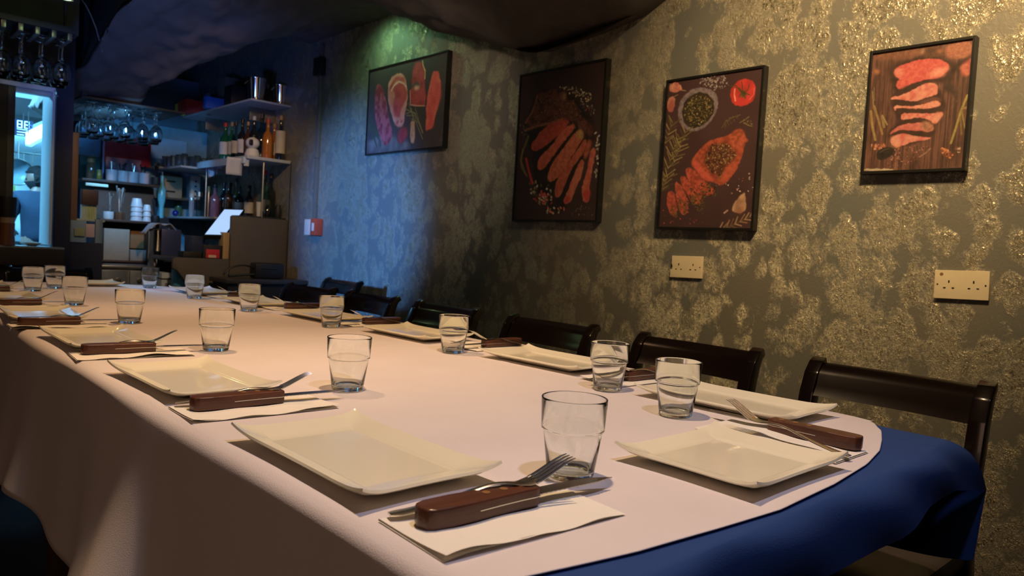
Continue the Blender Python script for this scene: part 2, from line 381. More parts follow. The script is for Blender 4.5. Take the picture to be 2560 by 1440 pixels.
# sockets
def socket(name, y0, z0, label, tilt=0.0, chip=False):
    t = empty(name, (2.5, y0, z0), 0, label, 'wall socket')
    cr = mat('cream_socket', (0.66, 0.56, 0.40), (0.60, 0.50, 0.35), rough=0.35)
    # local: plate runs along -y (towards the camera's right), 146 x 86 mm
    mb = MB(); pl = [(0, 0), (0.146, 0), (0.146, 0.086), (0, 0.086)]
    if chip: pl = [(0, 0), (0.146, 0), (0.146, 0.086), (0.006, 0.086), (0.005, 0.052), (0.009, 0.050), (0.009, 0.034), (0.0, 0.031)]
    mb.M = Matrix(((0, 0, -1, 0), (-1, 0, 0, 0), (0, 1, 0, 0), (0, 0, 0, 1)))
    mb.prism(pl, 0, 0.011, 0.0018)
    f = mb.build('face_plate', cr, t); f.rotation_euler = (tilt, 0, 0)
    hole = mat('socket_hole', (0.006, 0.005, 0.005), rough=0.9)
    for cx in (0.040, 0.106):
        for (dx, dz, w, h) in ((0, 0.052, 0.0038, 0.008), (-0.0115, 0.033, 0.0068, 0.0038), (0.0115, 0.033, 0.0068, 0.0038)):
            m2 = MB(); m2.M = mb.M
            m2.box((cx+dx-w/2, dz-h/2, 0.0108), (cx+dx+w/2, dz+h/2, 0.0116))
            m2.build('socket_hole', hole, f, False)
    for k, cx in enumerate((0.009, 0.137)):
        m2 = MB(); m2.M = mb.M; m2.lathe([(0, 0.0108), (0.0027, 0.0108), (0.0025, 0.0117), (0, 0.0119)], 12, (cx, 0.043, 0)); m2.build('screw', mat('dull_brass', (0.10, 0.06, 0.03), rough=0.5, metal=0.5) if not k else hole, f)
    return t
socket('wall_socket', 0.771, 0.957, 'double wall socket nearest the blue cloth, with a brown mark in one corner', -0.03)
m2 = MB(); m2.M = Matrix(((0, 0, -1, 0), (-1, 0, 0, 0), (0, 1, 0, 0), (0, 0, 0, 1))); m2.lathe([(0, 0.0108), (0.0052, 0.0108), (0.0048, 0.0117), (0, 0.0117)], 14, (0.019, 0.074, 0))
bpy.data.objects['wall_socket'].children[0]
m2.build('corner_mark', mat('brown_mark', (0.22, 0.12, 0.05), rough=0.6), [c for c in kids(bpy.data.objects['wall_socket'])][0])
socket('wall_socket', 1.737, 0.960, 'double wall socket with a chipped left edge, below the tomato picture', -0.02, True)
PRINTS = {
 1: dict(bg=('3c3338', '4a3c40'), wood=0, cmds=[
  ('poly',[(0,1000),(20,815),(270,819),(519,834),(653,1012),(410,1011)],'6b5f5e','544a4a',0.04,0.5),
  ('poly',[(962,887),(993,721),(1005,1001),(924,981)],'50444a','463b40',0.04,0.4),
  ('poly',[(116,183),(151,176),(204,249),(253,402),(290,581),(349,734),(360,841),(318,913),(260,925),(212,860),(151,715),(102,550),(88,353),(89,256)],'7c2430','a04450',0.03,0.1),
  ('poly',[(340,115),(407,108),(480,139),(509,224),(538,359),(540,453),(515,570),(506,719),(457,740),(394,712),(347,590),(294,466),(266,289),(284,160)],'cc8078','b8604f',0.05,0.1),
  ('poly',[(346,144),(419,136),(486,182),(492,230),(420,197),(364,195),(325,263),(297,295),(296,219)],'9c3038','b24048',0.04,0.15),
  ('poly',[(420,211),(487,247),(527,339),(534,433),(480,480),(459,561),(455,617),(382,614),(363,516),(350,400),(377,348),(331,292),(353,240)],'b53c44','9c2c38',0.05,0.12),
  ('line',[(314,289),(348,239),(414,203),(476,236),(515,281)],0.012,'d89a90'),
  ('poly',[(365,626),(494,642),(495,727),(406,709)],'b04848','c88878',0.02,0.2),
  ('poly',[(613,34),(655,27),(703,50),(736,134),(748,227),(739,306),(773,422),(765,538),(697,531),(590,503),(564,392),(570,324),(597,301),(580,256),(583,165),(592,76)],'96222e','b03a42',0.05,0.1),
  ('line',[(706,35),(714,84),(744,153),(745,235)],0.012,'c8a070'),
  ('poly',[(566,305),(596,260),(649,243),(703,295),(693,334),(640,310)],'3a3f44','404a48',0.03,0.2),
  ('poly',[(607,303),(682,295),(695,325),(661,346),(624,334)],'e0a08c','d89080',0.03,0.2),
  ('line',[(567,337),(579,497),(654,519),(760,536)],0.008,'d08878'),
  ('poly',[(840,187),(875,177),(911,202),(926,272),(943,417),(934,541),(896,633),(881,784),(808,817),(781,806),(790,707),(776,568),(789,461),(802,319),(826,243)],'e06850','d84c40',0.05,0.1),
  ('poly',[(808,356),(868,296),(927,325),(940,453),(919,556),(886,640),(873,774),(817,766),(809,628),(795,498)],'cc3c38','d85048',0.05,0.3),
  ('poly',[(462,741),(517,728),(562,765),(574,823),(542,894),(488,932),(437,909),(421,840),(435,775)],'5c3032','6a3a38',0.02,0.1),
  ('poly',[(471,756),(518,744),(551,777),(559,830),(531,883),(487,915),(445,891),(437,832),(446,781)],'a02c34','8c2430',0.03,0.15),
  ('poly',[(593,667),(652,685),(657,919),(630,939),(599,916)],'c49066','b07c58',0.02,0.1),
  ('line',[(514,532),(645,601),(745,819)],0.006,'8a7850'),
  ('line',[(537,611),(646,629),(669,716),(757,904)],0.006,'8a7850'),
  ('line',[(557,474),(602,594),(647,694)],0.006,'8a7850'),
  ('line',[(644,545),(700,702),(756,830)],0.006,'8a7850'),
  ('line',[(526,590),(602,575),(645,610)],0.006,'8a7850'),
  ('line',[(590,536),(624,634),(615,689)],0.006,'8a7850'),
  ('line',[(603,659),(711,722),(751,839)],0.006,'8a7850'),
  ('line',[(24,558),(91,657),(189,857)],0.012,'3c4434'),
  ('line',[(19,656),(80,734),(154,931)],0.012,'3c4434'),
  ('line',[(7,684),(93,805),(142,910)],0.012,'3c4434'),
  ('line',[(54,602),(152,754),(207,928)],0.012,'3c4434'),
  ('line',[(12,635),(92,706),(177,845)],0.012,'3c4434'),
 ]),
 2: dict(bg=('382828', '402e2f'), wood=0, cmds=[
  ('poly',[(0,119),(200,129),(180,289),(5,309)],'4a3030','3c2a2c',0.1,0.9),
  ('poly',[(86,315),(214,114),(474,122),(715,222),(925,376),(934,484),(806,632),(688,945),(464,965),(266,812),(199,544),(75,380)],'231a1a','2c2020',0.1,0.5),
  ('poly',[(209,145),(309,138),(444,119),(507,164),(599,211),(687,235),(721,292),(768,342),(841,370),(915,422),(906,482),(789,428),(683,359),(520,331),(387,361),(233,366),(108,394),(82,364),(152,344),(72,334),(78,310),(147,270),(190,209)],'6a3a30','4a2a24',0.02,0.15),
  ('poly',[(492,163),(566,162),(584,210),(525,205)],'a0704a','8a5c40',0.03,0.3),
  ('dots',[(234,164),(657,217),(841,370),(674,421),(339,333),(154,369)],260,(0.003,0.008),['7a6a40','a08058','4a4428','8c5a3a','30281c']),
  ('line',[(87,327),(155,271),(198,209),(217,154)],0.018,'8a5038'),
  ('line',[(91,381),(248,359),(402,354),(550,333)],0.022,'8c5434'),
  ('poly',[(640,355),(558,428),(470,455),(337,511),(238,538),(181,518),(178,481),(224,455),(282,402),(387,361),(521,339),(595,340)],'c04a34','a83c2c',0.02,0.1),
  ('poly',[(707,384),(661,435),(549,507),(464,575),(378,643),(318,667),(270,651),(274,597),(325,559),(443,501),(500,448),(599,392),(670,373)],'b85038','cc6048',0.02,0.1),
  ('poly',[(788,413),(813,461),(741,534),(660,609),(579,693),(478,749),(416,743),(402,710),(440,646),(510,577),(622,496),(704,430)],'b25438','c46848',0.02,0.1),
  ('poly',[(738,417),(788,413),(813,461),(759,489),(714,462)],'a08048','b09058',0.02,0.3),
  ('poly',[(821,469),(853,510),(802,585),(707,651),(642,743),(590,830),(547,855),(507,836),(509,762),(564,692),(660,609),(742,550)],'b85840','a44834',0.02,0.1),
  ('poly',[(804,608),(834,625),(813,711),(749,803),(712,882),(662,896),(609,883),(649,832),(714,730),(751,653)],'b45840','c06850',0.02,0.1),
  ('poly',[(864,480),(902,513),(861,603),(819,609),(828,547)],'a04830','b05840',0.02,0.15),
  ('poly',[(925,537),(955,562),(934,638),(904,777),(913,879),(878,890),(834,869),(819,782),(869,697),(881,597),(898,551)],'b44c3c','c46450',0.02,0.1),
  ('poly',[(829,813),(906,800),(918,855),(885,890),(843,861)],'b8302c','a82828',0.02,0.2),
  ('poly',[(650,840),(717,858),(662,896),(609,883)],'b03028','a82828',0.02,0.2),
  ('line',[(134,425),(84,505),(48,578),(69,637),(146,699)],0.022,'6a6430'),
  ('line',[(68,512),(61,595),(129,690)],0.01,'8c8440'),
  ('line',[(122,581),(168,667),(222,752)],0.026,'c82830'),
  ('line',[(134,425),(108,498)],0.006,'706040'),
  ('dots',[(473,114),(709,144),(868,204),(858,249),(774,250),(595,164)],70,(0.006,0.011),['d8c8a8','b8a888','8c3a34','5a5040','c8b890']),
  ('dots',[(716,237),(917,284),(921,338),(837,324)],26,(0.006,0.011),['b8b0b0','8c4038','585060']),
  ('dots',[(913,406),(989,488),(998,741),(955,724),(934,484)],22,(0.009,0.014),['b0a8a0','908070','c0b8b0']),
  ('dots',[(181,734),(448,760),(490,908),(304,896),(203,818)],50,(0.01,0.016),['c8c0b0','707040','c83838','a8a078','5c5830']),
  ('dots',[(281,804),(438,825),(428,891),(351,897)],40,(0.008,0.013),['d04040','e0b0a0','c03038']),
  ('dots',[(365,881),(489,892),(658,937),(630,960),(433,965)],22,(0.009,0.017),['d06050','c8b8b0','8c8450','3a3018']),
  ('dots',[(829,900),(987,936),(978,982),(690,969)],22,(0.004,0.007),['605458','8c7c7c']),
  ('dots',[(6,325),(106,365),(159,435),(27,393)],20,(0.004,0.008),['a09088','605450','786058']),
 ]),
 3: dict(bg=('3e2628', '4a3032'), wood=0, cmds=[
  ('poly',[(12,30),(65,-3),(133,24),(174,67),(133,73),(84,79),(17,64)],'b85c50','c88a78',0.05,0.1),
  ('line',[(146,66),(207,76)],0.006,'b08868'),
  ('poly',[(10,113),(58,99),(90,119),(90,169),(68,213),(23,202),(-5,162)],'b87060','a05048',0.05,0.1),
  ('line',[(74,106),(119,95)],0.006,'a08060'),
  ('dots',[(359,3),(612,1),(675,85),(535,106),(463,68),(366,52)],120,(0.004,0.011),['b8a8a8','887880','6a5860','a09098']),
  ('poly',[(560,147),(576,196),(556,258),(497,310),(422,349),(328,360),(228,338),(158,289),(129,221),(138,156),(194,103),(273,72),(368,66),(465,82),(536,114)],'80707a','6c5c66',0.02,0.06),
  ('poly',[(531,177),(538,241),(494,290),(419,325),(339,339),(254,323),(194,275),(175,216),(195,156),(252,115),(332,97),(414,104),(486,133)],'2a2018','3a2c1c',0.02,0.1),
  ('dots',[(511,175),(520,240),(480,281),(417,313),(337,324),(266,308),(218,268),(204,218),(217,166),(268,133),(348,115),(431,125)],420,(0.004,0.012),['5c5028','7c6a38','3a3014','94805a','46401c','241c10']),
  ('poly',[(702,96),(761,62),(822,50),(899,66),(941,108),(949,162),(918,205),(846,227),(770,222),(713,190),(693,142)],'c81c18','a81410',0.06,0.06),
  ('line',[(736,110),(735,145),(750,185)],0.014,'e88068'),
  ('line',[(931,122),(930,160),(891,188)],0.008,'e05a48'),
  ('line',[(810,139),(739,87),(688,87)],0.01,'4a4018'),
  ('line',[(816,144),(810,97),(800,69)],0.01,'4a4018'),
  ('line',[(823,148),(870,125),(878,95)],0.01,'4a4018'),
  ('line',[(816,144),(852,177)],0.01,'4a4018'),
  ('line',[(810,143),(781,164)],0.01,'4a4018'),
  ('line',[(816,140),(887,157)],0.01,'4a4018'),
  ('line',[(816,140),(780,106)],0.01,'4a4018'),
  ('poly',[(789,126),(852,131),(863,167),(807,170)],'3c3814','5a5020',0.05,0.2),
  ('poly',[(719,401),(790,366),(848,377),(879,425),(919,446),(878,463),(867,516),(835,600),(758,682),(699,723),(641,726),(579,701),(484,691),(394,624),(330,582),(327,541),(413,473),(501,429),(617,415)],'b04828','8c3820',0.02,0.08),
  ('poly',[(544,455),(660,445),(755,481),(802,545),(747,604),(692,673),(572,654),(487,611),(464,547),(483,492)],'4c2418','642c1c',0.02,0.3),
  ('dots',[(518,454),(675,453),(770,497),(803,552),(725,635),(655,687),(542,629),(466,563)],330,(0.004,0.011),['7c5c34','4a3018','907048','2c180c','6a4c28','b08858']),
  ('poly',[(719,401),(790,366),(848,377),(879,425),(857,485),(783,497),(740,464)],'b85030','8c3c20',0.02,0.15),
  ('poly',[(327,541),(398,560),(475,627),(576,677),(605,702),(484,691),(394,624),(330,582)],'c84c34','b84430',0.02,0.2),
  ('poly',[(720,596),(817,561),(756,674),(660,719),(628,679)],'b84c2c','a04424',0.03,0.3),
  ('poly',[(280,596),(350,607),(441,666),(528,716),(599,749),(585,788),(499,794),(414,761),(307,686),(265,636)],'c04832','8c3420',0.02,0.08),
  ('poly',[(231,648),(291,670),(369,736),(457,778),(496,818),(454,853),(385,848),(292,775),(226,708),(213,667)],'bc4a34','8c3822',0.02,0.08),
  ('poly',[(167,687),(228,717),(278,774),(328,832),(324,896),(273,928),(225,887),(175,789),(157,715)],'c04c38','94402a',0.02,0.08),
  ('poly',[(104,747),(158,772),(189,838),(212,895),(182,932),(130,919),(77,853),(64,787)],'bc4834','903c28',0.02,0.08),
  ('dots',[(445,698),(634,718),(619,796),(500,802),(425,745)],90,(0.005,0.011),['3c3418','5c4c24','6a5830','241c10']),
  ('dots',[(328,735),(500,802),(536,866),(433,897),(324,807)],120,(0.005,0.012),['3c3418','5c4c24','6a5830','241c10']),
  ('dots',[(198,806),(328,832),(326,912),(242,912)],80,(0.005,0.011),['3c3418','5c4c24','6a5830','a83828']),
  ('dots',[(120,854),(207,863),(204,936),(130,919)],50,(0.005,0.01),['3c3418','5c4c24','6a5830']),
  ('poly',[(914,769),(925,809),(936,870),(913,900),(852,911),(800,895),(796,872),(828,830),(873,792)],'b89070','9c7058',0.04,0.08),
  ('poly',[(859,869),(919,854),(912,896),(852,907)],'8c5444','a06850',0.03,0.4),
  ('dots',[(710,712),(987,628),(992,757),(777,822)],16,(0.005,0.009),['c8a0a0','a05050','d8c0b8']),
  ('dots',[(-9,861),(502,905),(512,976),(39,985)],18,(0.006,0.01),['b03038','c04040','903038']),
  ('line',[(718,906),(750,889)],0.014,'c09088'),
  ('dots',[(640,295),(803,274),(818,291),(661,359)],40,(0.003,0.006),['7c6840','5c4c30']),
  ('dots',[(808,313),(893,295),(951,360),(863,347)],30,(0.003,0.006),['8c7848','5c4c30']),
  ('line',[(628,353),(668,312),(729,293),(810,278)],0.006,'6a5834'),
  ('line',[(810,329),(858,316),(899,296)],0.006,'80703f'),
  ('line',[(848,331),(901,353),(938,359)],0.006,'80703f'),
  ('line',[(2,745),(55,614),(96,500),(146,403)],0.008,'5c5030'),
  ('line',[(2,745),(-36,688)],0.011,'4c4424'),
  ('line',[(2,745),(83,715)],0.011,'7c6c40'),
  ('line',[(15,714),(-50,634)],0.011,'7c6c40'),
  ('line',[(15,714),(106,672)],0.011,'8c7a4c'),
  ('line',[(27,684),(-54,611)],0.011,'8c7a4c'),
  ('line',[(27,684),(133,634)],0.011,'8c7a4c'),
  ('line',[(39,654),(-22,599)],0.011,'8c7a4c'),
  ('line',[(39,654),(146,607)],0.011,'8c7a4c'),
  ('line',[(51,624),(10,550)],0.011,'4c4424'),
  ('line',[(51,624),(136,594)],0.011,'4c4424'),
  ('line',[(62,596),(1,514)],0.011,'8c7a4c'),
  ('line',[(62,596),(134,553)],0.011,'8c7a4c'),
  ('line',[(71,570),(-5,507)],0.011,'4c4424'),
  ('line',[(71,570),(156,536)],0.011,'4c4424'),
  ('line',[(80,543),(39,480)],0.011,'7c6c40'),
  ('line',[(80,543),(161,499)],0.011,'8c7a4c'),
  ('line',[(90,517),(24,446)],0.011,'8c7a4c'),
  ('line',[(90,517),(180,470)],0.011,'7c6c40'),
  ('line',[(100,492),(59,432)],0.011,'4c4424'),
  ('line',[(100,492),(189,459)],0.011,'8c7a4c'),
  ('line',[(111,470),(62,411)],0.011,'8c7a4c'),
  ('line',[(111,470),(183,438)],0.011,'6a5c34'),
  ('line',[(123,448),(80,375)],0.011,'6a5c34'),
  ('line',[(123,448),(230,401)],0.011,'8c7a4c'),
  ('line',[(135,425),(95,370)],0.011,'7c6c40'),
  ('line',[(135,425),(267,403)],0.011,'8c7a4c'),
  ('line',[(146,403),(120,339)],0.011,'6a5c34'),
  ('line',[(146,403),(249,382)],0.011,'7c6c40'),
  ('line',[(108,582),(177,470),(231,359)],0.008,'5c5030'),
  ('line',[(108,582),(80,528)],0.011,'4c4424'),
  ('line',[(108,582),(187,556)],0.011,'6a5c34'),
  ('line',[(128,550),(102,501)],0.011,'7c6c40'),
  ('line',[(128,550),(215,526)],0.011,'8c7a4c'),
  ('line',[(148,518),(85,458)],0.011,'4c4424'),
  ('line',[(148,518),(246,506)],0.011,'6a5c34'),
  ('line',[(167,486),(148,435)],0.011,'6a5c34'),
  ('line',[(167,486),(282,460)],0.011,'7c6c40'),
  ('line',[(185,454),(134,391)],0.011,'8c7a4c'),
  ('line',[(185,454),(267,441)],0.011,'8c7a4c'),
  ('line',[(200,422),(145,366)],0.011,'6a5c34'),
  ('line',[(200,422),(278,398)],0.011,'4c4424'),
  ('line',[(216,390),(175,337)],0.011,'4c4424'),
  ('line',[(216,390),(311,353)],0.011,'6a5c34'),
  ('line',[(231,359),(194,310)],0.011,'8c7a4c'),
  ('line',[(231,359),(313,327)],0.011,'6a5c34'),
  ('line',[(5,421),(45,348),(78,284)],0.008,'5c5030'),
  ('line',[(5,421),(-31,368)],0.011,'8c7a4c'),
  ('line',[(5,421),(95,381)],0.011,'7c6c40'),
  ('line',[(21,392),(-38,339)],0.011,'7c6c40'),
  ('line',[(21,392),(92,372)],0.011,'6a5c34'),
  ('line',[(37,363),(-24,305)],0.011,'6a5c34'),
  ('line',[(37,363),(126,334)],0.011,'8c7a4c'),
  ('line',[(51,335),(-5,278)],0.011,'8c7a4c'),
  ('line',[(51,335),(130,309)],0.011,'4c4424'),
  ('line',[(65,310),(33,237)],0.011,'6a5c34'),
  ('line',[(65,310),(152,270)],0.011,'6a5c34'),
  ('line',[(78,284),(30,233)],0.011,'7c6c40'),
  ('line',[(78,284),(180,267)],0.011,'4c4424'),
  ('line',[(675,1015),(812,984),(978,930)],0.008,'5c5030'),
  ('line',[(675,1015),(711,967)],0.011,'a07c60'),
  ('line',[(675,1015),(738,1024)],0.011,'8c6850'),
  ('line',[(715,1006),(771,963)],0.011,'8c6850'),
  ('line',[(715,1006),(803,1022)],0.011,'a07c60'),
  ('line',[(754,997),(777,951)],0.011,'8c6850'),
  ('line',[(754,997),(837,1008)],0.011,'6a4c3c'),
  ('line',[(792,988),(818,944)],0.011,'6a4c3c'),
  ('line',[(792,988),(855,1001)],0.011,'6a4c3c'),
  ('line',[(836,976),(858,931)],0.011,'a07c60'),
  ('line',[(836,976),(901,987)],0.011,'a07c60'),
  ('line',[(884,961),(927,914)],0.011,'8c6850'),
  ('line',[(884,961),(956,968)],0.011,'8c6850'),
  ('line',[(931,946),(968,905)],0.011,'a07c60'),
  ('line',[(931,946),(1025,953)],0.011,'a07c60'),
  ('line',[(978,931),(1010,890)],0.011,'a07c60'),
  ('line',[(978,931),(1042,934)],0.011,'6a4c3c'),
  ('line',[(-3,757),(63,663)],0.008,'5c5030'),
  ('line',[(-3,757),(-47,704)],0.011,'4c4424'),
  ('line',[(-3,757),(95,730)],0.011,'4c4424'),
  ('line',[(19,726),(-1,656)],0.011,'6a5c34'),
  ('line',[(19,726),(131,703)],0.011,'4c4424'),
  ('line',[(41,695),(5,628)],0.011,'6a5c34'),
  ('line',[(41,695),(116,673)],0.011,'6a5c34'),
  ('line',[(63,663),(30,595)],0.011,'8c7a4c'),
  ('line',[(63,663),(171,639)],0.011,'6a5c34'),
 ]),
 4: dict(bg=('6a4438', '4a2e26'), wood=1, cmds=[
  ('poly',[(748,13),(997,4),(1001,133),(915,147),(775,123),(746,71)],'a06048','8c5040',0.015,0.15),
  ('poly',[(0,2),(542,1),(526,79),(357,94),(224,71),(4,55)],'6a4030','7a4c38',0.03,0.4),
  ('poly',[(542,1),(666,4),(689,48),(752,80),(766,131),(549,107)],'4a3024','5a3828',0.02,0.2),
  ('poly',[(669,45),(709,42),(717,84),(682,84)],'a06040','8c5038',0.04,0.3),
  ('poly',[(502,26),(532,12),(538,63),(515,61)],'b08870','8c6450',0.04,0.2),
  ('poly',[(238,107),(399,81),(631,99),(796,142),(859,182),(992,132),(999,164),(881,217),(829,326),(687,312),(520,297),(343,366),(242,340),(224,235),(186,162)],'3a241c','2e1c16',0.04,0.4),
  ('poly',[(918,188),(974,162),(1001,131),(1007,294),(934,279),(900,219)],'984038','b05848',0.03,0.15),
  ('poly',[(237,175),(273,145),(338,126),(465,106),(591,107),(694,123),(767,155),(797,179),(792,224),(743,252),(695,280),(602,271),(519,280),(445,290),(362,325),(319,334),(273,300),(281,257),(318,248),(267,222)],'c05048','b43c3c',0.02,0.08),
  ('poly',[(237,175),(274,153),(319,175),(333,219),(279,223)],'cc8070','c06a5c',0.02,0.4),
  ('poly',[(618,206),(789,182),(783,239),(694,276),(611,264)],'cc8070','c46c5c',0.02,0.4),
  ('poly',[(223,382),(328,313),(520,297),(708,331),(787,454),(794,553),(708,630),(716,755),(340,822),(237,756),(220,668),(348,607),(251,479)],'3c241c','321e18',0.05,0.2),
  ('poly',[(234,387),(333,382),(449,350),(532,315),(604,300),(677,316),(707,339),(707,381),(693,413),(622,415),(550,434),(487,442),(401,431),(313,411),(238,407)],'c87c6c','b85850',0.03,0.08),
  ('poly',[(420,390),(493,362),(517,406),(465,427)],'b04840','b85850',0.03,0.4),
  ('poly',[(519,449),(612,431),(694,421),(757,451),(738,466),(636,470),(552,468)],'6a3c38','5c3430',0.02,0.2),
  ('poly',[(259,455),(360,468),(469,483),(574,474),(655,455),(742,458),(745,500),(679,507),(576,508),(481,503),(372,487),(296,487),(293,517)],'c4705f','c88070',0.03,0.08),
  ('poly',[(348,531),(451,535),(557,544),(662,556),(773,547),(780,577),(747,608),(719,643),(688,637),(634,600),(560,578),(454,579),(358,590)],'b85850','c87868',0.03,0.08),
  ('poly',[(683,570),(774,552),(719,639),(677,620)],'cc8870','c8806c',0.03,0.3),
  ('poly',[(249,691),(307,647),(392,622),(499,621),(604,615),(699,654),(692,704),(599,694),(503,680),(395,670),(330,670),(255,705)],'b0524a','b8605a',0.03,0.1),
  ('poly',[(552,620),(624,608),(705,655),(692,700),(598,690)],'8c5844','a06c54',0.015,0.2),
  ('poly',[(258,744),(300,712),(365,698),(441,707),(549,734),(695,746),(655,765),(551,768),(446,784),(382,802),(340,813),(283,784)],'bc5450','c47868',0.04,0.1),
  ('poly',[(258,744),(333,709),(378,729),(371,793),(340,811),(283,784)],'cc8c74','c88070',0.03,0.3),
  ('poly',[(119,855),(162,813),(239,800),(307,820),(326,855),(279,888),(191,913),(139,900)],'221a16','2c221c',0.03,0.1),
  ('line',[(164,844),(208,824),(252,817)],0.012,'4a3c34'),
  ('line',[(42,287),(55,403)],0.006,'7c6c4c'),
  ('line',[(26,489),(58,623),(100,736)],0.026,'8c7440'),
  ('line',[(58,447),(111,556),(171,691)],0.022,'84683c'),
  ('line',[(155,542),(184,631)],0.03,'80663c'),
  ('line',[(27,321),(54,464),(98,538)],0.014,'7c683c'),
  ('line',[(155,533),(216,615)],0.016,'8c7448'),
  ('line',[(993,438),(943,564),(912,684),(876,805)],0.022,'8c7c3c'),
  ('line',[(952,548),(983,648),(996,689)],0.016,'7c6838'),
  ('line',[(961,533),(995,535)],0.024,'80643c'),
  ('line',[(920,367),(898,479)],0.014,'4c3c28'),
  ('line',[(946,605),(970,740)],0.016,'6c5830'),
  ('poly',[(753,319),(808,311),(871,362),(910,431),(886,449),(834,408),(762,377)],'3c2a24','34241e',0.03,0.3),
  ('dots',[(793,842),(904,856),(908,921),(818,910)],40,(0.008,0.02),['c07848','8c4830','b86838','6a3424']),
  ('dots',[(922,832),(962,842),(965,883),(935,873)],12,(0.008,0.02),['b09078','6a4030']),
  ('dots',[(57,773),(204,776),(206,807),(71,818)],24,(0.008,0.018),['b06848','8c4030','c08060']),
  ('poly',[(20,136),(95,148),(80,177),(46,173)],'b0703c','9c5c30',0.03,0.2),
  ('dots',[(318,821),(657,794),(701,838),(459,981),(240,974)],120,(0.004,0.012),['8c5044','6a3830','a87060','4c2c24']),
  ('line',[(681,837),(642,869),(581,900)],0.014,'8c6454'),
  ('poly',[(539,907),(571,908),(566,993),(545,992)],'2c1c18','382420',0.03,0.3),
  ('poly',[(3,975),(329,990),(330,1004),(0,1000)],'b8a890','a89880',0.03,0.1),
 ]),
}

# ------------------------------------------------------------------ framed food prints: flat prints painted as vertex colours
def blur_noise(w, h, cell, r):
    gw, gh = max(2, int(w/cell)+2), max(2, int(h/cell)+2)
    g = r.random((gh, gw)); ys = np.linspace(0, gh-1.001, h); xs = np.linspace(0, gw-1.001, w)
    yi = ys.astype(int); xi = xs.astype(int); fy = (ys-yi)[:, None]; fx = (xs-xi)[None, :]
    return (g[yi][:, xi]*(1-fy)*(1-fx)+g[yi][:, xi+1]*(1-fy)*fx+g[yi+1][:, xi]*fy*(1-fx)+g[yi+1][:, xi+1]*fy*fx)
def inside(px, py, X, Y):
    r = np.zeros(X.shape, bool); n = len(px); j = n-1
    for i in range(n):
        if py[i] != py[j]:
            c = ((py[i] > Y) != (py[j] > Y)) & (X < (px[j]-px[i])*(Y-py[i])/(py[j]-py[i])+px[i]); r ^= c
        j = i
    return r
def smooth_poly(p, n=3):
    for _ in range(n):
        q = []
        for i in range(len(p)):
            a, b = p[i], p[(i+1) % len(p)]
            q += [(a[0]*.75+b[0]*.25, a[1]*.75+b[1]*.25), (a[0]*.25+b[0]*.75, a[1]*.25+b[1]*.75)]
        p = q
    return p
def soften(m, k):
    m = m.astype(float)
    for _ in range(k):
        m = (m+np.roll(m, 1, 0)+np.roll(m, -1, 0)+np.roll(m, 1, 1)+np.roll(m, -1, 1))/5
    return m
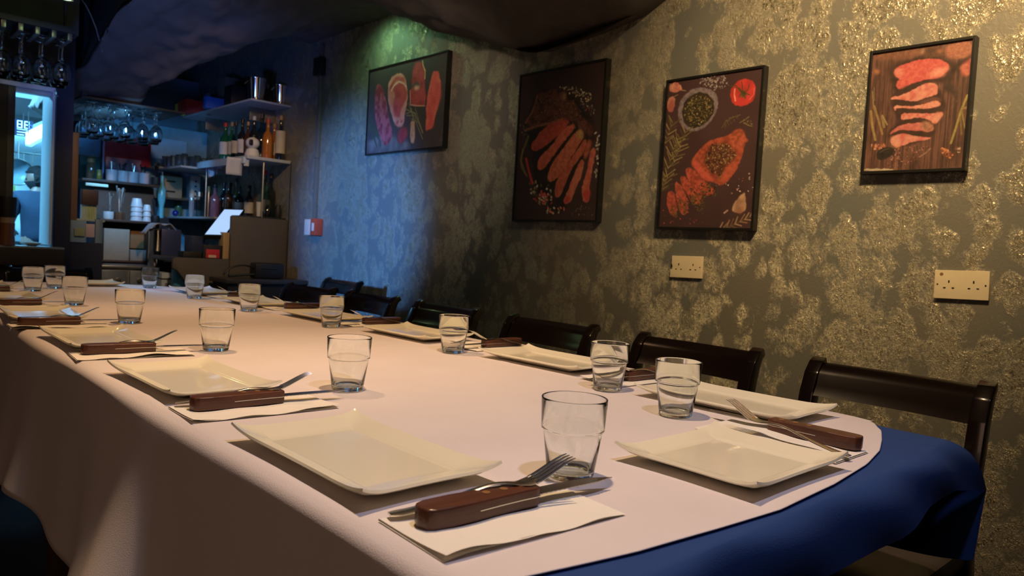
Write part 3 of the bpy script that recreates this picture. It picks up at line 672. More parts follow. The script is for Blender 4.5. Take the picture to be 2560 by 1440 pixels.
def paint(spec, W, H, seed):
    r = np.random.default_rng(seed)
    C = lambda h: np.array(hexc(h)[:3])
    n0 = blur_noise(W, H, W/5, r)[..., None]
    img = C(spec['bg'][0])*(1-n0)+C(spec['bg'][1])*n0
    if spec['wood']:
        st = blur_noise(W, H, 2.2, r); st = sum(np.roll(st, k, 0) for k in range(0, 40, 2))/20
        g2 = np.repeat(r.random((1, W)), H, 0); g2 = (g2+np.roll(g2, 1, 1))/2
        k = np.clip((st-0.5)*3.2+(g2-0.5)*0.9, -0.55, 0.6)[..., None]; img = img*(1+k)
    img = img*(1+0.06*(r.random((H, W, 1))-0.5))
    Y, X = np.mgrid[0:H, 0:W]; X = X+0.5; Y = Y+0.5
    def comp(mask, col):
        nonlocal img
        img = img*(1-mask[..., None])+col*mask[..., None]
    for c in spec['cmds']:
        if c[0] == 'poly':
            p = smooth_poly([(x/1000*W, y/1000*H) for x, y in c[1]])
            px = [q[0] for q in p]; py = [q[1] for q in p]
            wob = max(0.6, W*0.006)*(1 if c[5] < 0.3 else 3)
            dx = (blur_noise(W, H, 5, r)-0.5)*wob*2; dy = (blur_noise(W, H, 5, r)-0.5)*wob*2
            m_ = soften(inside(px, py, X+dx, Y+dy), 1 if c[5] < 0.12 else int(2+c[5]*40))
            nz = blur_noise(W, H, max(2, c[4]*W), r); nf = blur_noise(W, H, 2.0, r)
            k = np.clip((nz-0.5)*2.2+0.5+(nf-0.5)*0.5, 0, 1)[..., None]
            comp(m_, (C(c[2])*(1-k)+C(c[3])*k)*(0.88+0.28*nf[..., None]))
        elif c[0] == 'line':
            p = [(x/1000*W, y/1000*H) for x, y in c[1]]; w = c[2]*W; m_ = np.zeros((H, W))
            for a, b in zip(p, p[1:]):
                dx, dy = b[0]-a[0], b[1]-a[1]; L2 = dx*dx+dy*dy+1e-6
                t = np.clip(((X-a[0])*dx+(Y-a[1])*dy)/L2, 0, 1); d = np.hypot(X-a[0]-t*dx, Y-a[1]-t*dy)
                m_ = np.maximum(m_, np.clip(w/2+0.5-d, 0, 1))
            comp(m_, C(c[3])*(0.8+0.4*blur_noise(W, H, 3, r)[..., None]))
        elif c[0] == 'dots':
            p = [(x/1000*W, y/1000*H) for x, y in c[1]]; px = [q[0] for q in p]; py = [q[1] for q in p]; cnt = 0; tries = 0
            while cnt < c[2] and tries < c[2]*8:
                tries += 1; x = r.uniform(min(px), max(px)); y = r.uniform(min(py), max(py))
                if not inside(px, py, np.array([x]), np.array([y]))[0]: continue
                cnt += 1; s = r.uniform(*c[3])*W; el = r.uniform(0.6, 1.6); th = r.uniform(0, PI)
                x0, x1, y0, y1 = int(max(0, x-s*2-1)), int(min(W, x+s*2+2)), int(max(0, y-s*2-1)), int(min(H, y+s*2+2))
                if x1 <= x0 or y1 <= y0: continue
                xx = X[y0:y1, x0:x1]-x; yy = Y[y0:y1, x0:x1]-y
                u = (xx*math.cos(th)+yy*math.sin(th))/el; v = (-xx*math.sin(th)+yy*math.cos(th))*el
                m_ = np.clip(s*0.75+0.5-np.hypot(u, v), 0, 1)[..., None]
                img[y0:y1, x0:x1] = img[y0:y1, x0:x1]*(1-m_)+C(c[4][r.integers(len(c[4]))])*m_*(0.8+0.3*r.random())+0*m_
    lum = img.mean(-1, keepdims=True)
    return np.clip((img*0.84+lum*0.16)*1.02+0.004, 0, 1)
def print_material():
    mt = bpy.data.materials.new('food_print'); mt.use_nodes = True; nt = mt.node_tree; b = nt.nodes['Principled BSDF']
    a = nt.nodes.new('ShaderNodeVertexColor'); a.layer_name = 'ink'
    n = nt.nodes.new('ShaderNodeTexNoise'); n.inputs['Scale'].default_value = 300
    mx = nt.nodes.new('ShaderNodeMix'); mx.data_type = 'RGBA'; mx.blend_type = 'MULTIPLY'; mx.inputs[0].default_value = 0.12
    nt.links.new(a.outputs['Color'], mx.inputs[6]); nt.links.new(n.outputs['Color'], mx.inputs[7]); nt.links.new(mx.outputs[2], b.inputs['Base Color'])
    b.inputs['Roughness'].default_value = 0.55; b.inputs['Specular IOR Level'].default_value = 0.3
    return mt
PRINT_MAT = print_material()
frame_mat = mat('black_frame', (0.012, 0.011, 0.011), (0.009, 0.009, 0.009), rough=0.35)
def picture(key, y0, y1, z0, z1, label, res):
    """y0 > y1: the side farther from the camera first; the canvas stands 32 mm off the wall inside a black tray frame"""
    w, h = y0-y1, z1-z0
    t = empty('framed_picture', (2.5, (y0+y1)/2, z0), 0, label, 'picture', 'food pictures on the sponged wall')
    D = 0.032; T = 0.009
    mb = MB()
    for lo, hi in (((-D, -w/2, 0), (0, -w/2+T, h)), ((-D, w/2-T, 0), (0, w/2, h))): mb.box(lo, hi, 0.0012)
    for lo, hi in (((-D, -w/2+T, 0), (0, w/2-T, T)), ((-D, -w/2+T, h-T), (0, w/2-T, h))): mb.box(lo, hi, 0.0012)
    mb.build('frame', frame_mat, t, False)
    iw, ih = w-2*T, h-2*T
    W = int(iw*res); H = int(ih*res)
    img = paint(PRINTS[key], W, H, key)
    u = np.linspace(0, 1, W+1); v = np.linspace(0, 1, H+1)
    V, U = np.meshgrid(v, u, indexing='ij')
    co = np.stack([np.full(U.shape, -D+0.006), iw/2-U*iw, h-T-V*ih], -1).reshape(-1, 3)
    idx = np.arange((W+1)*(H+1)).reshape(H+1, W+1)
    q = np.stack([idx[:-1, :-1], idx[1:, :-1], idx[1:, 1:], idx[:-1, 1:]], -1).reshape(-1, 4)
    me = bpy.data.meshes.new('print')
    me.vertices.add(len(co)); me.vertices.foreach_set('co', co.ravel().astype(np.float32))
    me.loops.add(q.size); me.loops.foreach_set('vertex_index', q.ravel().astype(np.int32))
    me.polygons.add(len(q)); me.polygons.foreach_set('loop_start', np.arange(0, q.size, 4, dtype=np.int32)); me.polygons.foreach_set('loop_total', np.full(len(q), 4, dtype=np.int32))
    me.update(calc_edges=True)
    im = np.zeros((H+1, W+1, 4), np.float32); im[..., 3] = 1; pad = np.pad(img, ((0, 1), (0, 1), (0, 0)), mode='edge'); im[..., :3] = pad
    at_ = me.color_attributes.new('ink', 'FLOAT_COLOR', 'POINT'); at_.data.foreach_set('color', im.ravel())
    link('print', me, PRINT_MAT, t, False)
    MB().box((-D+0.007, -iw/2, T), (-0.002, iw/2, h-T)).build('backing', frame_mat, t, False)
picture(1, 4.045, 3.248, 1.570, 2.097, 'wide framed picture of raw cuts of red meat, farthest along the wall', 300)
picture(2, 2.667, 2.120, 1.175, 1.883, 'tall framed picture of a fanned sliced steak with chillies', 420)
picture(3, 1.803, 1.378, 1.151, 1.746, 'tall framed picture with a tomato, a bowl of herbs and a carved steak', 560)
picture(4, 1.012, 0.710, 1.341, 1.736, 'smallest framed picture, pink beef slices on dark boards, nearest the camera', 620)

# ------------------------------------------------------------------ table and cloths
ZT = 0.75
XR = [(0.35, 1.395), (0.49, 1.397), (0.6, 1.425), (0.9, 1.468), (1.1, 1.482), (2.0, 1.465), (4.1, 1.46)]
t = empty('dining_table', (0.9, 2.2, 0), 0, 'long wooden dining table hidden under the white and blue cloths', 'table')
wood = mat('table_wood', (0.10, 0.055, 0.03), (0.07, 0.04, 0.02), rough=0.5, scale=3, stretch=(8, 1, 1))
MB().prism([(-0.50, -1.79), (0.475, -1.79), (0.53, -1.5), (0.53, 1.36), (0.12, 1.80), (-0.50, 1.83)], 0.70, 0.738, 0.004).build('tabletop', wood, t)
for sx in (-0.42, 0.38):
    for sy in (-1.55, -0.02, 1.3):
        MB().box((sx-0.035, sy-0.035, 0), (sx+0.035, sy+0.035, 0.70), 0.004).build('leg', wood, t)
ARC = [(0.30, 0.445), (0.43, 0.425), (0.555, 0.402), (0.67, 0.390), (0.79, 0.380), (0.95, 0.387), (1.096, 0.403), (1.20, 0.424), (1.276, 0.449), (1.35, 0.477), (1.40, 0.510), (1.47, 0.62), (1.50, 0.75)]
white_cloth = mat('white_tablecloth', (0.78, 0.72, 0.70), (0.74, 0.68, 0.66), rough=0.85, scale=6, bump=0.25, bscale=600, sheen=0.1)
YF = 4.08
FAR = [(0.9, 4.08), (1.0, 4.06), (1.15, 3.93), (1.225, 3.86), (1.45, 3.64), (1.6, 3.52)]
def wavy(x, y):
    p = Vector((x, y, 0))
    return 0.0010*noise.noise(p*5) + 0.0009*max(0, noise.noise(Vector((x*2.2+y*0.8, y*6.5, 2.0)))) + 0.0022*math.exp(-((y-1.25-0.06*x)/0.012)**2)*0.4 + 0.0022*math.exp(-((y-2.9-0.06*x)/0.02)**2)*0.5
cols = []   # (kind, value)
for k in range(26): cols.append(('l', 0.62*(1-k/26)))
for k in range(6): cols.append(('cl', k/6))
xs = np.concatenate([np.linspace(0, 1, 66)])
for x in xs: cols.append(('t', float(x)))
for k in range(1, 5): cols.append(('cr', k/4))
for k in range(1, 5): cols.append(('r', 0.12*k/4))
NR = 230
R0 = 0.020
def hem_len(y):
    return 0.405 + 0.05*math.sin(y*2.1+0.5) + (0.22 if y < 1.33 else 0.22*math.exp(-((y-1.33)/0.05)**2)) + 0.02*math.sin(y*9)
def fold(y, s):
    k = min(1, s/0.42); k = k*k
    return k*(0.020+0.11*math.exp(-((y-1.20)/0.12)**2) + 0.028*math.sin(2*PI*y/0.62+0.6) + 0.012*math.sin(2*PI*y/0.27) + 0.05*math.exp(-((y-2.25)/0.20)**2)) + 0.05*s
def white_pt(c, j):
    kind, val = c
    if kind == 't': x = 0.368+R0*0.6+val*(1.0)
    tt = j/NR; tt = tt**1.35
    if kind == 'l':
        y0 = 0.42; y = y0+(YF-y0)*tt; s = val/0.62*(hem_len(y)-R0)+R0
        x = 0.368-fold(y, s)-0.002*math.sin(y*7); return (x, y+0.0*s, ZT-s)
    if kind == 'cl':
        y0 = 0.42; y = y0+(YF-y0)*tt; a = (1-val)*PI/2
        x = 0.368+R0-R0*math.sin(a)*1.0-0.002*math.sin(y*7)*(1-val); return (x, y, ZT-R0+R0*math.cos(a))
    if kind == 't':
        xa = 0.368+R0; y = 0; xe = 1.40
        # iterate once: right edge depends on y
        x = xa+(xe-xa)*val; y0 = lin_tab(ARC, x); y = y0+(lin_tab(FAR, x)-y0)*tt
        xr = lin_tab(XR, y)-0.012; x = xa+(xr-xa)*val
        y0 = lin_tab(ARC, x) if y < 0.9 else y0
        return (x, max(y, y0) if tt < 0.002 else y, ZT+0.0018+wavy(x, y))
    y0 = 0.52; y = y0+(3.62-y0)*tt; xr = lin_tab(XR, y)-0.012
    g = min(1, max(0, (y-0.56)/0.35))
    if kind == 'cr': a = val*PI/2; return (xr+0.016*math.sin(a), y, ZT+0.0015-0.016*(1-math.cos(a))*g)
    return (xr+0.016+0.10*val*g*(1+0.4*math.sin(y*8)), y, ZT+0.0015-0.016*g-val*g)
vs = [white_pt(c, j) for c in cols for j in range(NR+1)]
fs = [(i*(NR+1)+j, (i+1)*(NR+1)+j, (i+1)*(NR+1)+j+1, i*(NR+1)+j+1) for i in range(len(cols)-1) for j in range(NR)]
mb = MB().add(vs, fs)
o = mb.build('tablecloth', white_cloth, None, True, 180)
tag(o, 'white cloth covering the whole table top, rounded at the near end, over a blue one', 'tablecloth')
md = o.modifiers.new('thickness', 'SOLIDIFY'); md.thickness = 0.0012; md.offset = -1
# blue undercloth
blue_cloth = mat('blue_tablecloth', (0.013, 0.055, 0.21), (0.011, 0.048, 0.19), rough=0.85, scale=8, bump=0.25, bscale=700)
K = Vector((1.392, 0.392, ZT-0.0022)); Pp = Vector((1.515, 0.358, 0.650)); Q = Vector((1.500, 0.364, 0.524))
HEM = [(0.15, 0.672), (0.60, 0.672), (0.80, 0.668), (1.06, 0.668), (1.20, 0.682), (1.33, 0.682), (1.43, 0.664), (1.515, 0.650)]
def yedge(x): return 0.372+0.020*max(0, (x-0.15)/(K.x-0.15))**6
def blue_front(u, v):
    # u along x, v down
    xt = 0.425+(K.x-0.425)*u; top = Vector((xt, yedge(xt), ZT-0.0022))
    if u > 0.999: top = K.copy()
    xh = 0.425+(Pp.x-0.425)*u; yh = 0.352+0.008*math.sin(u*9)*(1-u)+ (Pp.y-0.352)*u**4 - 0.010*math.exp(-((u-0.62)/0.07)**2)
    hem = Vector((xh, yh, lin_tab(HEM, xh)))
    p = top.lerp(hem, v)
    p.y -= 0.012*math.sin(PI*v)*(0.4+0.6*math.sin(u*14)**2) ; p.z += 0.018*math.sin(PI*v)*(1-0.5*v)
    return p
def blue_side(u, v):
    y = 0.392+(3.60-0.392)*u**2.2
    top = Vector((lin_tab(XR, y)-0.003 if u > 0.02 else K.x, y, ZT-0.0022))
    g = max(0, 1-(y-0.392)/0.22); g = g*g*(3-2*g)
    mid = Vector((top.x+0.028+0.008*math.sin(y*9), y, 0.655)).lerp(Pp, g)
    bot = Vector((top.x+0.050+0.022*math.sin(y*9+0.6), y, 0.515)).lerp(Q, g)
    if v < 0.5:
        k = v*2; p = top.lerp(mid, k); p.x += 0.014*math.sin(PI*k)*(1-g); p.z += 0.012*math.sin(PI*k); return p
    return mid.lerp(bot, (v-0.5)*2)
mb = MB().grid(blue_front, 90, 14)
mb.grid(blue_side, 90, 16)
def blue_top(u, v):
    y = 0.372+(3.6-0.372)*v**1.5; xr = lin_tab(XR, y)-0.003 if v > 0.01 else K.x
    x = 0.425+(xr-0.425)*u
    return (x, max(y, yedge(x)) if v > 0.001 else yedge(x), ZT-0.0022)
mb.grid(blue_top, 90, 80)
o = mb.build('blue_tablecloth', blue_cloth, None, True, 180)
tag(o, 'royal blue undercloth hanging over the near table end beyond the white cloth', 'tablecloth')
# weld the seams
bm = bmesh.new(); bm.from_mesh(o.data); bmesh.ops.remove_doubles(bm, verts=bm.verts[:], dist=0.0005); bmesh.ops.recalc_face_normals(bm, faces=bm.faces[:]); bm.to_mesh(o.data); bm.free()

# ------------------------------------------------------------------ tableware
porcelain = mat('white_porcelain', (0.90, 0.86, 0.66), (0.88, 0.84, 0.64), rough=0.14, scale=5, coat=0.35)
def plate_mesh(a, b, tall=0.024):
    N_ = 36
    def prm(t):  # denser sampling at the crease and rim
        return t
    def top(u, v):
        U, V_ = 2*u-1, 2*v-1
        x = a*U*(1-0.045*(1-V_*V_)*U*U); y = b*V_*(1-0.035*(1-U*U)*V_*V_)
        ex = max(0, (abs(U)-0.66)/0.34); ey = max(0, (abs(V_)-0.74)/0.26)
        e = max(ex, ey); e2 = math.hypot(ex, ey)*0.35+e*0.65
        z = 0.007 + 0.0105*(e2**0.85 if e2 > 0 else 0) + (tall-0.0175)*(abs(U)**6*abs(V_)**6) + 0.0
        z += 0.0012*math.exp(-((e-0.10)/0.10)**2)*(1 if e > 0 else 0)
        return x, y, z, e
    ts = sorted(set([0, 0.012, 0.03, 0.06, 0.10, 0.14, 0.16, 0.17, 0.18, 0.20] + [0.20+0.6*k/14 for k in range(15)] + [1-q for q in (0, 0.012, 0.03, 0.06, 0.10, 0.14, 0.16, 0.17, 0.18, 0.20)]))
    n = len(ts); vs = []; fs = []
    for u in ts:
        for v in ts: x, y, z, e = top(u, v); vs.append((x, y, z))
    off = len(vs)
    for u in ts:
        for v in ts:
            x, y, z, e = top(u, v); U, V_ = abs(2*u-1), abs(2*v-1)
            q_ = max(0, (max(U, V_)-0.75)/0.25); edge = 1-0.016*q_*q_
            zb = z-0.0055 if e > 0.02 else max(0.0015, z-0.0055)
            if max(U/0.60, V_/0.68) < 1.0: zb = 0.0012 if max(U/0.55, V_/0.64) < 1 else 0.0
            vs.append((x*edge, y*edge, max(zb, 0)))
    for i in range(n-1):
        for j in range(n-1):
            fs.append((i*n+j, (i+1)*n+j, (i+1)*n+j+1, i*n+j+1)); fs.append((off+i*n+j, off+i*n+j+1, off+(i+1)*n+j+1, off+(i+1)*n+j))
    ring = [i*n for i in range(n)]+[(n-1)*n+j for j in range(1, n)]+[i*n+n-1 for i in range(n-2, -1, -1)]+[j for j in range(n-2, 0, -1)]
    # rim wall, bulged out a little
    rv = len(vs)
    for k in ring:
        x, y, z = vs[k]; q = vs[off+k]
        l = math.hypot(x, y); vs.append((x+0.0018*x/l, y+0.0018*y/l, (z+q[2])/2))
    m_ = len(ring)
    for k in range(m_):
        k2 = (k+1) % m_
        fs.append((ring[k], rv+k, rv+k2, ring[k2])); fs.append((rv+k, off+ring[k], off+ring[k2], rv+k2))
    me = me_from(vs, fs, 'plate')
    bm = bmesh.new(); bm.from_mesh(me); bmesh.ops.recalc_face_normals(bm, faces=bm.faces[:]); bm.to_mesh(me); bm.free()
    me.materials.append(porcelain)
    return me
PLATE = plate_mesh(0.0925, 0.160); PLATE_H = plate_mesh(0.122, 0.102)
def plate(me, x, y, rz, label, z=ZT+0.0035):
    o = link('plate', me, None); o.location = (x, y, z); o.rotation_euler = (0, 0, rz)
    sharp(me, 50)
    return tag(o, label, 'plate', 'white plates on the table')
clear_glass = glass_mat('clear_glass', (0.99, 1.0, 0.995), solid=True)
thick_glass = glass_mat('thick_glass', (0.97, 1.0, 0.99), solid=True)
def tumbler_mesh():
    prof = [(0, 0.0012), (0.023, 0.0012), (0.0255, 0.0), (0.0275, 0.0010), (0.0285, 0.004), (0.0358, 0.0560), (0.0360, 0.0572), (0.0381, 0.0584), (0.0384, 0.0594), (0.0385, 0.0620),
            (0.0402, 0.0950), (0.0401, 0.0966), (0.0395, 0.0971), (0.0392, 0.0964),
            (0.0375, 0.0620), (0.0373, 0.0596), (0.0351, 0.0580), (0.0348, 0.0560), (0.0276, 0.0110), (0.0252, 0.0080), (0, 0.0075)]
    mb = MB().lathe(prof, 48, close=False); me = me_from(mb.v, mb.f, 'tumbler'); me.materials.append(clear_glass); me.materials.append(thick_glass)
    for p in me.polygons: p.material_index = 1 if p.center.z < 0.009 else 0
    me.polygons.foreach_set('use_smooth', [True]*len(me.polygons)); return me
TUMBLER = tumbler_mesh()
def tumbler(x, y, label):
    o = link('water_glass', TUMBLER); o.location = (x, y, ZT+0.0035); o.rotation_euler = (0, 0, rng.uniform(0, 6))
    return tag(o, label, 'glass', 'water glasses on the table')
steel = mat('cutlery_steel', (0.72, 0.69, 0.64), (0.66, 0.63, 0.59), rough=0.24, metal=1.0, scale=30)
blade_steel = mat('blade_steel', (0.48, 0.46, 0.44), (0.40, 0.39, 0.38), rough=0.28, metal=1.0, scale=20, stretch=(1, 9, 1))
handle_wood = mat('rosewood_handle', (0.13, 0.045, 0.022), (0.060, 0.022, 0.014), rough=0.38, scale=28, stretch=(0.35, 3, 3), bump=0.15, bscale=90, coat=0.15)
brass = mat('brass_rivet', (0.50, 0.27, 0.10), (0.44, 0.23, 0.09), rough=0.4, metal=0.5)
def knife():
    r = empty('steak_knife', (0, 0, 0))
    # handle: two scales with rounded butt, waist before the blade
    out = [(0.003, -0.0105), (0.010, -0.0140), (0.030, -0.0148), (0.060, -0.0142), (0.090, -0.0128), (0.120, -0.0118), (0.138, -0.0120), (0.1445, -0.0105),
           (0.1455, -0.004), (0.1455, 0.006), (0.1440, 0.0105), (0.134, 0.0122), (0.110, 0.0112), (0.080, 0.0122), (0.045, 0.0135), (0.014, 0.0125), (0.004, 0.009), (0.0, 0.0)]
    h = MB().prism([(x, y*1.20) for x, y in out], 0.0, 0.0205, 0.0030).build('handle', handle_wood, r)
    MB().prism([(x, y*1.195) for x, y in [(0.062, -0.0147), (0.090, -0.01305), (0.120, -0.01205), (0.138, -0.01225), (0.1448, -0.0108), (0.1460, -0.004), (0.1460, 0.006), (0.1445, 0.0108), (0.134, 0.01245), (0.110, 0.01145), (0.080, 0.01245), (0.062, 0.0129)]], 0.0099, 0.0108).build('tang', steel, h, False)
    for s in (0.081, 0.104, 0.127):
        MB().lathe([(0, 0.0200), (0.0046, 0.0200), (0.0044, 0.0213), (0, 0.0219)], 16, (s, -0.0003, 0)).build('rivet', brass, h)
    # serrated blade, lying flat
    top = [(0.140, 0.0100), (0.180, 0.0098), (0.215, 0.0080), (0.240, 0.0040), (0.262, -0.0060)]
    bot = []
    n = 34
    for k in range(n+1):
        x = 0.262-(0.262-0.150)*k/n; base = -0.0098+0.0038*max(0, (x-0.235)/0.027)
        bot.append((x, base+(0.0010 if k % 2 else 0)))
    poly = top+bot[1:]+[(0.140, -0.0095)]
    MB().prism(poly, 0.0097, 0.0109).build('blade', blade_steel, r, False)
    return r
def fork(length=0.205):
    r = empty('table_fork', (0, 0, 0))
    # side profile of the fork lying against the knife: tail on the napkin, neck arching, tines up
    prof = [(0.0, 0.0040), (0.02, 0.0050), (0.06, 0.0120), (0.10, 0.0225), (0.118, 0.0245), (0.134, 0.0225), (0.146, 0.0205), (0.158, 0.0235), (0.176, 0.0330), (0.202, 0.0470)]
    wid = [(0.0, 0.0060), (0.008, 0.0092), (0.03, 0.0088), (0.08, 0.0048), (0.12, 0.0038), (0.138, 0.0070), (0.150, 0.0118), (0.160, 0.0125), (0.21, 0.0118)]
    def zc(s): return lerp_tab(prof, s) if False else lin_tab(prof, s)
    ns = 30; mb = MB(); vs = []; fs = []
    for i in range(ns+1):
        s = 0.160*i/ns; w = lin_tab(wid, s); zz = sum(zc(min(0.2, max(0, s+d))) for d in (-0.008, 0, 0.008))/3; th = 0.0013
        for k in range(8):
            a = 2*PI*k/8; vs.append((s, w*math.cos(a), zz+th*math.sin(a)-0.0008*(1-abs(math.cos(a)))*0))
    for i in range(ns):
        for k in range(8): fs.append((i*8+k, i*8+(k+1) % 8, (i+1)*8+(k+1) % 8, (i+1)*8+k))
    fs.append(tuple(range(8))[::-1]); fs.append(tuple(ns*8+k for k in range(8)))
    mb.add(vs, fs); h = mb.build('handle', steel, r)
    for t_ in range(4):
        yy = (-0.0099+0.0066*t_); pts = []
        for k in range(8):
            s = 0.157+0.047*k/7; pts.append((s, yy*(1-0.06*k/7), sum(zc(min(0.202, s+d)) for d in (-0.006, 0, 0.006))/3))
        MB().tube(pts, 0.0017, 6, radii=[0.0021]*5+[0.0017, 0.0013, 0.0006], flat=0.75).build('tine', steel, r)
    return r
KN, FK = knife(), fork()
paper = mat('paper_napkin', (0.90, 0.87, 0.76), (0.87, 0.84, 0.73), rough=0.9, scale=14, bump=0.35, bscale=160)
def napkin_mesh(w, l, seed):
    # folded paper: two plies with a wavy open edge
    mb = MB(); ph = seed*1.7
    def lay(z0, k):
        def f(u, v):
            x = u*w; y = -v*l
            lift = 0.0035*max(0, math.sin(u*5.2+ph+k))*v**3 + 0.0008*math.sin(u*17+ph)*v
            if k: x += 0.001; lift *= 1.6; 
            return (x, y-0.002*k*v, z0+lift)
        return f
    mb.grid(lay(0.0003, 0), 28, 12); mb.grid(lay(0.0022, 1), 28, 12)
    mb.grid(lambda u, v: (u*w, 0.001*math.sin(PI*v), 0.0003+0.0019*v), 28, 3)
    me = me_from(mb.v, mb.f, 'napkin'); me.materials.append(paper); return me
NAPKINS = [napkin_mesh(0.228, 0.112, s) for s in range(3)]
first = {'k': True, 'f': True}
def put(proto, key, loc, rz, label, grp, cat):
    o = proto if first[key] else copy_tree(proto, loc, rz, label)
    if first[key]: o.location = loc; o.rotation_euler = (0, 0, rz); first[key] = False
    tag(o, label, cat, grp); return o
def cutlery(kx, ky, rz, where, fdx=-0.010, fdy=0.034, frz=-0.215, ndx=-0.018, ndy=0.040, nrz=0.0, k=0, fork_flat=False, dz=0.0):
    R_ = Matrix.Rotation(rz, 3, 'Z'); z = ZT+0.0062
    put(KN, 'k', (kx, ky, z), rz, 'steak knife with wooden handle '+where, 'steak knives on the table', 'knife')
    p = Vector((kx, ky, z))+R_ @ Vector((fdx, fdy, 0)); put(FK, 'f', (p.x, p.y, z), rz+frz, 'steel fork leaning on the steak knife '+where, 'forks on the table', 'fork')
    p = Vector((kx, ky, 0))+R_ @ Vector((ndx, ndy, 0))
    o = link('paper_napkin', NAPKINS[k % 3]); o.location = (p.x, p.y, ZT+0.0030); o.rotation_euler = (0, 0, rz+nrz)
    tag(o, 'folded cream paper napkin under the cutlery '+where, 'napkin', 'paper napkins on the table')
ORD = ['first', 'second', 'third', 'fourth', 'fifth', 'sixth', 'seventh']
OPEN = 'on the open side, %s place from camera'
WALLS = 'on the wall side, %s place from camera'
# open side
LP = [(0.487, 0.780, 0.0), (0.487, 1.345, 0.02), (0.480, 1.915, 0.0), (0.470, 2.49, -0.06), (0.475, 3.06, 0.0), (0.475, 3.62, 0.0)]
LK = [(0.413, 0.553, -0.06), (0.407, 1.128, -0.035), (0.400, 1.738, -0.06), (0.378, 2.290, -0.03), (0.395, 2.87, -0.04), (0.395, 3.44, -0.05)]
LG = [(0.667, 0.590), (0.705, 1.176), (0.675, 1.716), (0.654, 2.305), (0.641, 2.885), (0.628, 3.50)]
for i in range(6):
    w = OPEN % ORD[i]
    plate(PLATE, *LP[i], 'oblong white plate '+w)
    cutlery(*LK[i], w, k=i)
    tumbler(*LG[i], 'clear stepped water glass '+w)
# wall side
RP = [(1.272, 0.728, 0.02), (1.318, 1.255, 0.05), (1.312, 1.815, 0.05), (1.290, 2.33, 0.04), (1.290, 2.87, 0.0), (1.272, 3.42, 0.0)]
RK = [(1.432, 0.992, PI-0.03), (1.482, 1.535, PI+0.05), (1.460, 2.112, PI), (1.450, 2.66, PI), (1.440, 3.18, PI), (1.43, 3.74, PI)]
RG = [(1.172, 0.950), (1.201, 1.493), (1.183, 2.090), (1.142, 2.612), (1.143, 3.157), (1.145, 3.74)]
for i in range(6):
    w = WALLS % ORD[i]
    plate(PLATE, *RP[i], 'oblong white plate '+w)
    if i < 5: cutlery(*RK[i], w, k=i+1)
    tumbler(*RG[i], 'clear stepped water glass '+w)
# near end
plate(PLATE_H, 0.897, 0.507, 0.0, 'squarish white plate alone at the near end of the table')
cutlery(1.136, 0.432, PI/2, 'at the near end of the table', fdx=-0.010, fdy=0.066, frz=-0.08, ndx=-0.006, ndy=0.10, k=2)
tumbler(1.092, 0.731, 'clear stepped water glass above the squarish plate at the near table end')
# far end
plate(PLATE_H, 0.93, 3.90, 0.0, 'squarish white plate at the far end of the table before the hatch')
tumbler(0.737, 3.662, 'clear stepped water glass at the far end of the table, just left of the bar view')

